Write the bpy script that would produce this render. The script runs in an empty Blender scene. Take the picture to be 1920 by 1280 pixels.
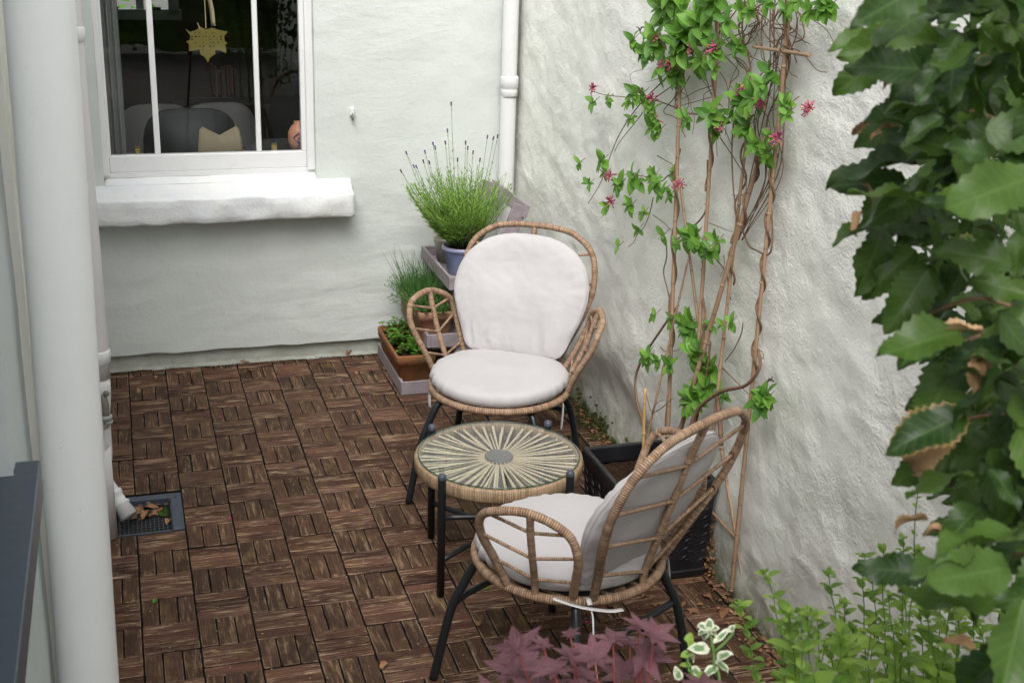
import bpy, math, random
from mathutils import Vector, Matrix, noise
R = math.radians
C = bpy.context.scene.collection
V = Vector

# ------------------------------------------------------------------ camera
FPX = 2372.2093
PITCH, YAW, ROLL = .3347, .3062, .0319
CAM = V((.0366, -5.0635, 1.9313))
_f = V((math.sin(YAW)*math.cos(PITCH), math.cos(YAW)*math.cos(PITCH), -math.sin(PITCH)))
_r0 = V((math.cos(YAW), -math.sin(YAW), 0)); _u0 = _r0.cross(_f)
_r = math.cos(ROLL)*_r0 + math.sin(ROLL)*_u0
_u = -math.sin(ROLL)*_r0 + math.cos(ROLL)*_u0
cd = bpy.data.cameras.new("camera"); cam = bpy.data.objects.new("camera", cd); C.objects.link(cam)
M = Matrix((( _r.x, _u.x, -_f.x), (_r.y, _u.y, -_f.y), (_r.z, _u.z, -_f.z))).to_4x4()
cam.matrix_world = Matrix.Translation(CAM) @ M
cd.sensor_width = 36; cd.lens = FPX/1920*36; cd.clip_start = .05; cd.clip_end = 400
cd.dof.use_dof = True; cd.dof.focus_distance = 4.0; cd.dof.aperture_fstop = 13.0
bpy.context.scene.camera = cam

# ------------------------------------------------------------------ light
w = bpy.data.worlds.new("World"); bpy.context.scene.world = w; w.use_nodes = True
nt = w.node_tree; bg = nt.nodes['Background']
sky = nt.nodes.new('ShaderNodeTexSky'); sky.sky_type = 'NISHITA'; sky.sun_disc = False
SUN_EL, SUN_AZ = R(52), R(202)      # azimuth clockwise from +y
sky.sun_elevation = SUN_EL; sky.sun_rotation = SUN_AZ
sky.air_density = 1.0; sky.dust_density = 4.0; sky.ozone_density = 1.0
hs = nt.nodes.new('ShaderNodeHueSaturation'); hs.inputs['Saturation'].default_value = .20
nt.links.new(sky.outputs[0], hs.inputs['Color']); nt.links.new(hs.outputs[0], bg.inputs['Color'])
bg.inputs['Strength'].default_value = .15
sl = bpy.data.lights.new("sun", 'SUN'); sl.energy = .95; sl.angle = R(40); sl.color = (1, .97, .93)
so = bpy.data.objects.new("sun", sl); C.objects.link(so)
sd = V((math.sin(SUN_AZ)*math.cos(SUN_EL), math.cos(SUN_AZ)*math.cos(SUN_EL), math.sin(SUN_EL)))
so.rotation_euler = sd.to_track_quat('Z', 'Y').to_euler(); so.location = (0, -3, 6)
vs = bpy.context.scene.view_settings
vs.view_transform = 'Standard'; vs.look = 'None'; vs.exposure = .84; vs.gamma = 1
bpy.context.scene.display_settings.display_device = 'sRGB'

# ------------------------------------------------------------------ rays of the camera met with real planes (used to measure walls)
def ray(px, py): return _f + ((px-960)/FPX)*_r - ((py-640)/FPX)*_u
def onX(px, py, X):
    d = ray(px, py); return CAM + d*((X-CAM.x)/d.x)
def onY(px, py, Y):
    d = ray(px, py); return CAM + d*((Y-CAM.y)/d.y)
def onZ(px, py, Z=0):
    d = ray(px, py); return CAM + d*((Z-CAM.z)/d.z)
def atD(px, py, D): return CAM + ray(px, py)*D

rnd = random.Random(7)
def U(a, b): return rnd.uniform(a, b)

# ------------------------------------------------------------------ mesh builder
class MB:
    def __init__(s): s.v = []; s.f = []; s.a = []; s.m = []; s.sm = []
    def vert(s, p, a=(0, 0, 0)): s.v.append(tuple(p)); s.a.append(tuple(a)); return len(s.v)-1
    def face(s, idx, m=0, sm=True): s.f.append(tuple(idx)); s.m.append(m); s.sm.append(sm)
    def box(s, c, h, rot=None, a=(0, 0, 0), m=0, bev=0, sm_=None, bm_=None):
        c = V(c); h = V(h); rot = rot or Matrix.Identity(3)
        if bev <= 0:
            ids = [s.vert(c+rot@V((sx*h.x, sy*h.y, sz*h.z)), a) for sz in (-1, 1) for sy in (-1, 1) for sx in (-1, 1)]
            for q in ((0, 2, 3, 1), (4, 5, 7, 6), (0, 1, 5, 4), (2, 6, 7, 3), (0, 4, 6, 2), (1, 3, 7, 5)): s.face([ids[i] for i in q], m, False)
        else:   # chamfered box
            b = bev; P = {}
            for sx in (-1, 1):
                for sy in (-1, 1):
                    for sz in (-1, 1):
                        for k, o in (('x', V((0, -b*sy, -b*sz))), ('y', V((-b*sx, 0, -b*sz))), ('z', V((-b*sx, -b*sy, 0)))):
                            P[(sx, sy, sz, k)] = s.vert(c+rot@(V((sx*h.x, sy*h.y, sz*h.z))+o), a)
            sm_ = m if sm_ is None else sm_; bm_ = m if bm_ is None else bm_
            def q(l, flip, mm=None): s.face(l[::-1] if flip else l, m if mm is None else mm, False)
            for g in (-1, 1):
                q([P[(g, -1, -1, 'x')], P[(g, 1, -1, 'x')], P[(g, 1, 1, 'x')], P[(g, -1, 1, 'x')]], g < 0, sm_)
                q([P[(-1, g, -1, 'y')], P[(-1, g, 1, 'y')], P[(1, g, 1, 'y')], P[(1, g, -1, 'y')]], g < 0, sm_)
                q([P[(-1, -1, g, 'z')], P[(1, -1, g, 'z')], P[(1, 1, g, 'z')], P[(-1, 1, g, 'z')]], g < 0)
            for i in (-1, 1):
                for j in (-1, 1):
                    q([P[(i, j, -1, 'x')], P[(i, j, -1, 'y')], P[(i, j, 1, 'y')], P[(i, j, 1, 'x')]], i*j < 0, sm_)
                    q([P[(i, -1, j, 'z')], P[(i, 1, j, 'z')], P[(i, 1, j, 'x')], P[(i, -1, j, 'x')]], i*j > 0, bm_)
                    q([P[(-1, i, j, 'y')], P[(1, i, j, 'y')], P[(1, i, j, 'z')], P[(-1, i, j, 'z')]], i*j > 0, bm_)
                    for k in (-1, 1): q([P[(i, j, k, 'x')], P[(i, j, k, 'y')], P[(i, j, k, 'z')]], i*j*k < 0)
        return s
    def tube(s, pts, r, n=8, closed=False, step=None, wrap=0, m=0, cap=True, rv=None, smooth=True, flat=1.0):
        pts = [V(p) for p in pts]; rf = r if callable(r) else (lambda t: r)
        if smooth and len(pts) > 2: pts = catmull(pts, closed, 10)
        if step is None: step = max(.004, (rf(.5))*1.2)
        pts = resample(pts, step, closed)
        N = len(pts); rows = []; L = 0; rv = U(0, 100) if rv is None else rv
        tan = []
        for i in range(N):
            a = pts[(i-1) % N] if (closed or i > 0) else pts[0]; b = pts[(i+1) % N] if (closed or i < N-1) else pts[-1]
            tan.append((b-a).normalized() if (b-a).length > 1e-9 else V((0, 0, 1)))
        nrm = tan[0].orthogonal().normalized()
        if abs(tan[0].z) < .9: nrm = (V((0, 0, 1))-tan[0]*tan[0].z).normalized()
        for i in range(N):
            nrm = (nrm-tan[i]*nrm.dot(tan[i])).normalized(); bi = tan[i].cross(nrm)
            if i: L += (pts[i]-pts[i-1]).length
            rr = rf(i/max(1, N-1))
            if wrap: rr *= (1.0 if i % 2 == 0 else wrap)*(1+.025*math.sin(i*12.9898+rv*7))
            rows.append([s.vert(pts[i]+rr*(math.cos(t)*nrm*flat+math.sin(t)*bi), (L, k/n, rv)) for k, t in ((k, 2*math.pi*k/n) for k in range(n))])
        for i in range(N if closed else N-1):
            A, B = rows[i], rows[(i+1) % N]
            for k in range(n): s.face((A[k], A[(k+1) % n], B[(k+1) % n], B[k]), m)
        if cap and not closed: s.face(rows[0][::-1], m, False); s.face(rows[-1], m, False)
        return s
    def lathe(s, prof, c=(0, 0, 0), n=32, m=0, rot=None, a=(0, 0, 0), sm=True):
        c = V(c); rot = rot or Matrix.Identity(3); rows = []
        for (r, z) in prof: rows.append([s.vert(c+rot@V((r*math.cos(2*math.pi*k/n), r*math.sin(2*math.pi*k/n), z)), (r, z, a[2])) for k in range(n)])
        for i in range(len(rows)-1):
            for k in range(n): s.face((rows[i][k], rows[i][(k+1) % n], rows[i+1][(k+1) % n], rows[i+1][k]), m, sm)
        if prof[0][0] > 1e-4: s.face(rows[0][::-1], m, False)
        if prof[-1][0] > 1e-4: s.face(rows[-1], m, False)
        return s
    def ball(s, c, r, n=8, m=0, sc=(1, 1, 1), a=(0, 0, 0)):
        c = V(c); rows = []
        for i in range(1, n//2+1):
            t = math.pi*i/(n//2+1); rows.append([s.vert(c+V((sc[0]*r*math.sin(t)*math.cos(2*math.pi*k/n), sc[1]*r*math.sin(t)*math.sin(2*math.pi*k/n), sc[2]*r*math.cos(t))), a) for k in range(n)])
        T = s.vert(c+V((0, 0, r*sc[2])), a); B = s.vert(c-V((0, 0, r*sc[2])), a)
        for k in range(n): s.face((T, rows[0][k], rows[0][(k+1) % n]), m); s.face((B, rows[-1][(k+1) % n], rows[-1][k]), m)
        for i in range(len(rows)-1):
            for k in range(n): s.face((rows[i][k], rows[i+1][k], rows[i+1][(k+1) % n], rows[i][(k+1) % n]), m)
        return s
    def build(s, name, mats, parent=None, **tags):
        me = bpy.data.meshes.new(name); me.from_pydata(s.v, [], s.f)
        at = me.attributes.new('co2', 'FLOAT_VECTOR', 'POINT'); at.data.foreach_set('vector', [x for a in s.a for x in a])
        me.polygons.foreach_set('use_smooth', s.sm); me.polygons.foreach_set('material_index', s.m)
        for mt in (mats if isinstance(mats, (list, tuple)) else [mats]): me.materials.append(mt)
        me.update(); o = bpy.data.objects.new(name, me); C.objects.link(o)
        if parent is not None: o.parent = parent
        for k, v in tags.items(): o[k] = v
        return o
def catmull(p, closed, k):
    out = []; n = len(p); rng = range(n) if closed else range(n-1)
    for i in rng:
        a = p[(i-1) % n] if (closed or i > 0) else p[0]*2-p[1]; b = p[i]; c = p[(i+1) % n]
        d = p[(i+2) % n] if (closed or i < n-2) else p[-1]*2-p[-2]
        for j in range(k):
            t = j/k; out.append(.5*((2*b)+(c-a)*t+(2*a-5*b+4*c-d)*t*t+(3*b-a-3*c+d)*t**3))
    if not closed: out.append(p[-1])
    return out
def resample(p, step, closed):
    q = p+[p[0]] if closed else p; seg = [(q[i+1]-q[i]).length for i in range(len(q)-1)]; T = sum(seg)
    n = max(2, int(round(T/step))); n += n % 2; out = []; i = 0; acc = 0
    for k in range(n if closed else n+1):
        t = T*k/n
        while i < len(seg)-1 and acc+seg[i] < t: acc += seg[i]; i += 1
        out.append(q[i].lerp(q[i+1], min(1, (t-acc)/max(seg[i], 1e-9))))
    return out
def empty(name, loc=(0, 0, 0), rz=0, **tags):
    o = bpy.data.objects.new(name, None); C.objects.link(o); o.location = loc; o.rotation_euler = (0, 0, rz); o.empty_display_size = .1
    for k, v in tags.items(): o[k] = v
    return o
def copy_tree(o, parent=None):
    c = o.copy(); C.objects.link(c); c.parent = parent
    for ch in [x for x in bpy.data.objects if x.parent is o]: copy_tree(ch, c)
    return c
def fbm(p, o=4): return noise.fractal(p, 1.0, 2.0, o)

# ------------------------------------------------------------------ materials
class N:
    def __init__(s, name, base=(.5, .5, .5), rough=.6, spec=.5, metal=0):
        s.m = bpy.data.materials.new(name); s.m.use_nodes = True; s.t = s.m.node_tree; s.b = s.t.nodes['Principled BSDF']
        s.b.inputs['Base Color'].default_value = (*base, 1); s.b.inputs['Roughness'].default_value = rough
        s.b.inputs['Specular IOR Level'].default_value = spec; s.b.inputs['Metallic'].default_value = metal
    def n(s, typ, **k):
        x = s.t.nodes.new(typ)
        for a, v in k.items(): setattr(x, a, v)
        return x
    def l(s, a, b): s.t.links.new(a, b)
    def set(s, node, **k):
        for a, v in k.items():
            inp = node.inputs[a.replace('_', ' ')] if not a.startswith('i') or not a[1:].isdigit() else node.inputs[int(a[1:])]
            if hasattr(v, 'node'): s.l(v, inp)
            else: inp.default_value = v
        return node
    def coord(s, kind='Object', scale=(1, 1, 1), rot=(0, 0, 0)):
        tc = s.n('ShaderNodeTexCoord'); mp = s.n('ShaderNodeMapping'); s.l(tc.outputs[kind], mp.inputs[0]); mp.inputs['Scale'].default_value = scale; mp.inputs['Rotation'].default_value = rot; return mp.outputs[0]
    def attr(s, nm='co2'):
        a = s.n('ShaderNodeAttribute'); a.attribute_name = nm; return a.outputs['Vector']
    def sep(s, v):
        x = s.n('ShaderNodeSeparateXYZ'); s.l(v, x.inputs[0]); return x.outputs
    def comb(s, x, y, z):
        c = s.n('ShaderNodeCombineXYZ')
        for i, q in enumerate((x, y, z)):
            if hasattr(q, 'node'): s.l(q, c.inputs[i])
            else: c.inputs[i].default_value = q
        return c.outputs[0]
    def noise(s, vec, scale, detail=4, rough=.55, dist=0):
        x = s.n('ShaderNodeTexNoise'); s.l(vec, x.inputs['Vector']); s.set(x, Scale=scale, Detail=detail, Roughness=rough, Distortion=dist); return x.outputs['Fac']
    def white(s, vec, dim='3D'):
        x = s.n('ShaderNodeTexWhiteNoise', noise_dimensions=dim)
        if dim == '1D': s.l(vec, x.inputs['W'])
        else: s.l(vec, x.inputs['Vector'])
        return x.outputs['Value']
    def voro(s, vec, scale, feat='F1'):
        x = s.n('ShaderNodeTexVoronoi', feature=feat); s.l(vec, x.inputs['Vector']); s.set(x, Scale=scale); return x.outputs['Distance']
    def math(s, op, a, b=0, c=0):
        x = s.n('ShaderNodeMath', operation=op)
        for i, q in enumerate((a, b, c)):
            if hasattr(q, 'node'): s.l(q, x.inputs[i])
            else: x.inputs[i].default_value = q
        return x.outputs[0]
    def ramp(s, fac, stops, interp='LINEAR'):
        x = s.n('ShaderNodeValToRGB'); s.l(fac, x.inputs[0]); cr = x.color_ramp; cr.interpolation = interp
        while len(cr.elements) < len(stops): cr.elements.new(.5)
        for e, (p, c) in zip(cr.elements, stops): e.position = p; e.color = (*c, 1) if len(c) == 3 else c
        return x.outputs[0]
    def mr(s, v, a, b, c=0, d=1):
        x = s.n('ShaderNodeMapRange'); s.l(v, x.inputs[0])
        for i, q in enumerate((a, b, c, d)): x.inputs[i+1].default_value = q
        return x.outputs[0]
    def mix(s, f, a, b, bt='MIX'):
        x = s.n('ShaderNodeMix', data_type='RGBA', blend_type=bt)
        for i, q in ((0, f), (6, a), (7, b)):
            if hasattr(q, 'node'): s.l(q, x.inputs[i])
            else: x.inputs[i].default_value = q if i == 0 else (*q, 1)
        return x.outputs[2]
    def base(s, c): s.l(c, s.b.inputs['Base Color']); return s
    def rough(s, c): s.l(c, s.b.inputs['Roughness']); return s
    def bump(s, h, dist=.002, strength=1.0, prev=None):
        x = s.n('ShaderNodeBump'); s.l(h, x.inputs['Height']); x.inputs['Distance'].default_value = dist; x.inputs['Strength'].default_value = strength
        if prev is not None: s.l(prev, x.inputs['Normal'])
        s.l(x.outputs[0], s.b.inputs['Normal']); return x.outputs[0]

def render_paint(name, c0, c1, stain, seed, bumpd, grime=.0):
    m = N(name, rough=.75, spec=.3); co = m.coord('Object')
    big = m.noise(co, 1.3, 4); fine = m.noise(co, 26, 6, .6)
    c = m.mix(m.mr(big, .35, .65), c0, c1); c = m.mix(m.mr(m.noise(co, 4.5, 6, .65, .6), .56, .78, 0, .35), c, stain)
    c = m.mix(m.mr(m.voro(co, 13), 0, .035, .35, 0), c, (.22, .21, .17))
    if grime:
        z = m.sep(m.coord('Object'))[2]
        g = m.math('MULTIPLY', m.mr(z, .0, .30, grime, 0), m.mr(m.noise(co, 9, 6, .7), .38, .62))
        c = m.mix(g, c, (.17, .17, .085))
    m.base(c)
    sx = m.sep(co); tr = m.noise(m.comb(m.math('MULTIPLY', sx[0], 3.5), m.math('MULTIPLY', sx[1], 3.5), m.math('MULTIPLY', sx[2], 13)), 1, 6, .6, 1.2)
    msk = m.mr(m.noise(co, 1.7, 3), .42, .62, .25, 1.6); b = m.bump(m.math('MULTIPLY', tr, msk), bumpd*.9); b = m.bump(m.noise(co, 9, 5, .6), bumpd*1.3, prev=b); b = m.bump(fine, bumpd, prev=b); b = m.bump(m.noise(co, 110, 3, .6), bumpd*.35, prev=b)
    return m.m
M_back = render_paint('sage_render', (.570, .602, .575), (.615, .645, .618), (.54, .56, .50), 1, .0026)
def right_wall_mat():
    m = N('rough_render', rough=.72, spec=.35); co = m.coord('Object')
    y, z = m.sep(co)[1], m.sep(co)[2]
    c = m.mix(m.mr(m.noise(co, 1.6, 5), .35, .65), (.79, .797, .735), (.84, .837, .795))
    c = m.mix(m.mr(m.noise(co, 5, 7, .7, .8), .55, .75, 0, .35), c, (.60, .60, .52))
    c = m.mix(m.mr(m.noise(co, 38, 4, .7), .62, .74, 0, .5), c, (.83, .82, .79))
    # green damp staining near the foot
    g = m.math('MULTIPLY', m.mr(z, .02, .34, .85, 0), m.mr(m.noise(co, 7, 6, .7, .4), .36, .60))
    c = m.mix(g, c, (.23, .235, .14))
    g2 = m.math('MULTIPLY', m.mr(z, .0, .09, 1, 0), m.mr(m.noise(co, 22, 5, .7), .40, .52)); c = m.mix(g2, c, (.09, .12, .02))
    m.base(c)
    # diagonal trowel drag, running down towards -y
    def rot(ang, sx, sy): return m.coord('Object', (1, sx, sy), (R(ang), 0, 0))
    mp = m.n('ShaderNodeMapping', vector_type='POINT'); mp.inputs['Rotation'].default_value = (R(-14), 0, 0); m.l(co, mp.inputs[0])
    st = m.comb(m.sep(mp.outputs[0])[0], m.math('MULTIPLY', m.sep(mp.outputs[0])[1], .22), m.sep(mp.outputs[0])[2])
    msk = m.mr(m.noise(co, 2.6, 4, .6, .5), .38, .62, .40, 1.25)
    b = m.bump(m.math('MULTIPLY', m.noise(st, 42, 6, .65, .3), msk), .0020); b = m.bump(m.math('MULTIPLY', m.noise(co, 30, 5, .7), msk), .0034, prev=b); b = m.bump(m.math('MULTIPLY', m.noise(co, 95, 3, .6), msk), .0026, prev=b)
    b = m.bump(m.mr(m.voro(co, 21), .0, .10, 0, 1), .0016, prev=b); b = m.bump(m.noise(co, 190, 2), .0009, prev=b)
    return m.m
M_right = right_wall_mat()
M_left = render_paint('pale_render', (.56, .61, .60), (.60, .64, .63), (.48, .52, .48), 3, .0022)
M_plinth = render_paint('grey_render', (.40, .41, .38), (.47, .48, .45), (.27, .27, .24), 4, .0025, .5)
def sill_mat():
    m = N('sill_paint', rough=.6, spec=.4); co = m.coord('Object')
    c = m.mix(m.mr(m.noise(co, 5, 5), .4, .65), (.70, .72, .74), (.77, .77, .75)); c = m.mix(m.mr(m.noise(co, 14, 6, .7), .58, .72, 0, .45), c, (.62, .56, .44))
    m.base(c); b = m.bump(m.noise(co, 14, 6, .65), .006); m.bump(m.noise(co, 70, 5, .7), .0022, prev=b); return m.m
M_sill = sill_mat()
def paint(name, c, rough=.45, dirt=.3, dcol=(.35, .31, .24), bumpd=.0006):
    m = N(name, rough=rough); co = m.coord('Object')
    k = m.mix(m.mr(m.noise(co, 3, 5, .6), .3, .7), c, tuple(x*.93 for x in c)); k = m.mix(m.mr(m.noise(co, 22, 6, .7), .60, .76, 0, dirt), k, dcol)
    k = m.mix(m.mr(m.voro(co, 26), .02, .055, .7, 0), k, dcol); m.base(k); b = m.bump(m.noise(co, 45, 4), bumpd)
    return m.m
M_white = paint('white_gloss', (.74, .74, .74), .35, .25)
M_pipe = paint('pipe_paint', (.87, .88, .88), .38, .10, (.50, .50, .44), .0008)
M_pipe2 = paint('grey_pipe_paint', (.68, .66, .66), .4, .2)
M_cable = paint('cream_paint', (.88, .87, .80), .5, .25, (.42, .33, .18))
M_anth = paint('anthracite', (.055, .070, .095), .38, .15, (.16, .17, .17))
M_mortar = render_paint('mortar', (.20, .20, .18), (.36, .36, .33), (.10, .11, .09), 8, .006)
M_black = N('black_metal', (.012, .015, .018), .38).m
def dark_paint():
    m = N('black_planter', (.022, .023, .027), .36); co = m.coord('Object'); m.base(m.mix(m.mr(m.noise(co, 9, 5), .45, .7), (.007, .007, .009), (.020, .020, .024))); m.bump(m.noise(co, 90, 3), .0006); return m.m
M_planter = dark_paint()
def wicker(name, ca, cb, cd, pitch):
    m = N(name, rough=.5, spec=.4); v = m.attr(); x, y, z = m.sep(v)
    wob = m.noise(m.comb(m.math('MULTIPLY', x, 40), m.math('MULTIPLY', y, 1.5), z), 1, 2)
    u = m.math('ADD', m.math('DIVIDE', x, pitch), m.math('MULTIPLY', m.math('SUBTRACT', wob, .5), .7))
    fl = m.math('FLOOR', u); fr = m.math('SUBTRACT', u, fl)
    rn = m.white(m.comb(fl, z, 0)); co = m.coord('Object')
    c = m.ramp(rn, [(0, tuple(k*.8 for k in ca)), (.3, ca), (.8, cb), (1, tuple(k*1.1 for k in cb))]); c = m.mix(m.mr(m.noise(co, 60, 4), .45, .7, 0, .4), c, tuple(k*1.35 for k in cb))
    edge = m.math('MULTIPLY', m.math('ABSOLUTE', m.math('SUBTRACT', fr, .5)), 2)
    # dark gaps, wider round some turns
    gap = m.mr(edge, .62, .98, 0, 1.0); c = m.mix(gap, c, tuple(k*.22 for k in cd)); m.base(c)
    m.bump(m.math('SUBTRACT', 1, m.math('POWER', edge, 3)), .0012); return m.m
M_wick = wicker('rattan_wrap', (.31, .19, .12), (.42, .28, .185), (.19, .105, .06), .0058)
M_wick2 = wicker('rattan_band', (.36, .24, .14), (.46, .33, .21), (.22, .13, .07), .0048)
def cord_mat():
    m = N('table_cord', rough=.6); v = m.attr(); c = m.mix(m.mr(m.noise(m.comb(m.math('MULTIPLY', m.sep(v)[0], 30), m.sep(v)[1], m.sep(v)[2]), 3, 4), .35, .65), (.52, .40, .26), (.72, .58, .42)); m.base(c); return m.m
M_cord = cord_mat()
def cloth():
    m = N('cushion_cloth', (.6, .56, .56), .85, .2); co = m.coord('Object'); m.base(m.mix(m.mr(m.noise(co, 5, 4), .35, .65), (.455, .435, .442), (.50, .478, .483)))
    m.b.inputs['Sheen Weight'].default_value = .15
    b = m.bump(m.noise(co, 9, 4, .5, .8), .006, .7); b = m.bump(m.noise(co, 900, 2), .00012, prev=b); return m.m
M_cloth = cloth()
M_tape = N('tie_tape', (.56, .55, .54), .6).m
M_seam = N('seam', (.42, .39, .385), .8).m
def terracotta(name, a, b):
    m = N(name, rough=.75, spec=.25); co = m.coord('Object'); c = m.mix(m.mr(m.noise(co, 11, 6, .65), .35, .65), a, b)
    z = m.sep(co)[2]; c = m.mix(m.math('MULTIPLY', m.mr(m.noise(co, 6, 5, .7), .46, .62), .6), c, (.10, .095, .03)); c = m.mix(m.mr(m.noise(co, 30, 5, .7), .62, .72, 0, .6), c, (.48, .36, .28)); m.base(c); m.bump(m.noise(co, 60, 5), .0008); return m.m
M_terra = terracotta('terracotta', (.22, .080, .033), (.30, .125, .06))
M_terra2 = terracotta('terracotta_pale', (.34, .155, .10), (.42, .23, .16))
def glaze():
    m = N('blue_glaze', rough=.3, spec=.6); co = m.coord('Object'); z = m.sep(m.attr())[1]
    c = m.mix(m.mr(m.noise(co, 9, 5, .6, 1), .35, .68), (.17, .22, .42), (.29, .35, .52)); c = m.mix(m.mr(z, .10, .118, 0, .7), c, (.30, .24, .33)); m.base(c); m.bump(m.noise(co, 25, 4), .001); return m.m
M_glaze = glaze()
def stand_mat():
    m = N('mauve_wood', rough=.7, spec=.3); co = m.coord('Object', (12, 3, 12)); c = m.mix(m.mr(m.noise(co, 2.5, 6, .65), .35, .65), (.235, .195, .215), (.315, .275, .295)); c = m.mix(m.mr(m.noise(co, 7, 6, .7), .62, .74, 0, .6), c, (.20, .16, .13)); m.base(c); m.bump(m.noise(co, 9, 5), .0009); return m.m
M_stand = stand_mat()
def soil_mat():
    m = N('soil', rough=.95, spec=.1); co = m.coord('Object'); c = m.ramp(m.noise(co, 60, 6, .7), [(.3, (.008, .005, .003)), (.55, (.03, .017, .010)), (.72, (.07, .035, .018)), (.8, (.16, .09, .05))]); m.base(c); b = m.bump(m.noise(co, 45, 5, .7), .012); return m.m
M_soil = soil_mat()
def deck_mat(name='deck_wood', edge=False):
    # co2 = (distance along the grain, distance across it, slat id)
    m = N(name, rough=.6, spec=.08); v = m.attr(); x, y, z = m.sep(v); V_ = m.math('GREATER_THAN', z, 900)
    a = m.white(m.math('MULTIPLY', z, 13.17), '1D'); b_ = m.white(m.math('ADD', m.math('MULTIPLY', z, 7.31), 3.3), '1D')
    off = m.math('MULTIPLY', z, 3.7)
    g1 = m.noise(m.comb(m.math('MULTIPLY', x, 7), m.math('MULTIPLY', y, 130), off), 1, 6, .65, .4)
    g2 = m.noise(m.comb(m.math('MULTIPLY', x, 9), m.math('MULTIPLY', y, 85), m.math('ADD', off, 9)), 1, 7, .72, .5)
    bl = m.noise(m.comb(m.math('MULTIPLY', x, 14), m.math('MULTIPLY', y, 22), m.math('ADD', off, 5)), 1, 5, .65)
    stain = m.mix(m.mr(a, 0, 1), (.045, .020, .013), (.185, .086, .058))
    stain = m.mix(m.math('MULTIPLY', V_, .45), stain, (.062, .046, .027)); stain = m.mix(m.mr(g1, .38, .62, 0, .7), stain, (.030, .013, .009))  # slats along y darker, more olive: grain reflection put into the colour
    stain = m.mix(m.mr(bl, .50, .68, 0, .55), stain, (.165, .105, .038))           # algae on the worn stain
    wear = m.math('MULTIPLY', m.mr(g2, .52, .63), m.mr(m.math('ADD', bl, m.math('MULTIPLY', b_, .34)), .50, .70))
    bare = m.mix(m.mr(g1, .4, .6), (.52, .375, .25), (.26, .155, .10))
    wear = m.math('MULTIPLY', wear, m.mr(V_, 0, 1, 1, .55)); wear = m.math('MAXIMUM', wear, m.mr(bl, .42, .58, 0, .8)) if edge else wear; c = m.mix(wear, stain, bare)
    gr = m.math('MULTIPLY', m.mr(g1, .56, .68, 0, .75), m.mr(V_, 0, 1, 1, .35)); c = m.mix(gr, c, (.30, .195, .155))  # pale grain streaks, weaker along y: directional sheen put into the colour
    sp = m.noise(m.coord('Object'), 1.1, 4, .6); c = m.mix(m.mr(sp, .45, .65, 0, .3), c, (.035, .026, .020), 'MIX'); m.base(c)
    m.rough(m.mr(wear, 0, 1, .48, .85))
    b = m.bump(g1, .0022); b = m.bump(g2, .0012, prev=b); return m.m
M_deck = deck_mat(); M_edge = deck_mat('deck_worn_edge', True)
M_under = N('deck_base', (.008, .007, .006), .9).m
def ground_mat():
    m = N('paving', rough=.9); co = m.coord('Object'); m.base(m.ramp(m.noise(co, 3, 6), [(.3, (.10, .09, .075)), (.7, (.19, .18, .16))])); m.bump(m.noise(co, 20, 5), .01); return m.m
M_ground = ground_mat()
def glass_mat(name, tint, rough=0.0, ior=1.45):
    m = bpy.data.materials.new(name); m.use_nodes = True; t = m.node_tree
    t.nodes.remove(t.nodes['Principled BSDF']); out = t.nodes['Material Output']
    g = t.nodes.new('ShaderNodeBsdfGlossy'); g.inputs['Roughness'].default_value = rough; tr = t.nodes.new('ShaderNodeBsdfTransparent'); tr.inputs[0].default_value = (*tint, 1)
    lw = t.nodes.new('ShaderNodeLayerWeight'); lw.inputs[0].default_value = .5; pw = t.nodes.new('ShaderNodeMath'); pw.operation = 'POWER'; t.links.new(lw.outputs['Facing'], pw.inputs[0]); pw.inputs[1].default_value = 4.5
    r0 = ((ior-1)/(ior+1))**2; f = t.nodes.new('ShaderNodeMath'); f.operation = 'MULTIPLY_ADD'; t.links.new(pw.outputs[0], f.inputs[0]); f.inputs[1].default_value = 1-r0; f.inputs[2].default_value = r0; mx = t.nodes.new('ShaderNodeMixShader')
    t.links.new(f.outputs[0], mx.inputs[0]); t.links.new(tr.outputs[0], mx.inputs[1]); t.links.new(g.outputs[0], mx.inputs[2]); t.links.new(mx.outputs[0], out.inputs[0]); return m
M_pane = glass_mat('window_glass', (.92, .95, .95), 0, 1.5)
M_tglass = glass_mat('table_glass', (.95, .975, .965), .01, 1.5)
M_tedge = N('glass_edge', (.02, .07, .055), .15, .6).m
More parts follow.
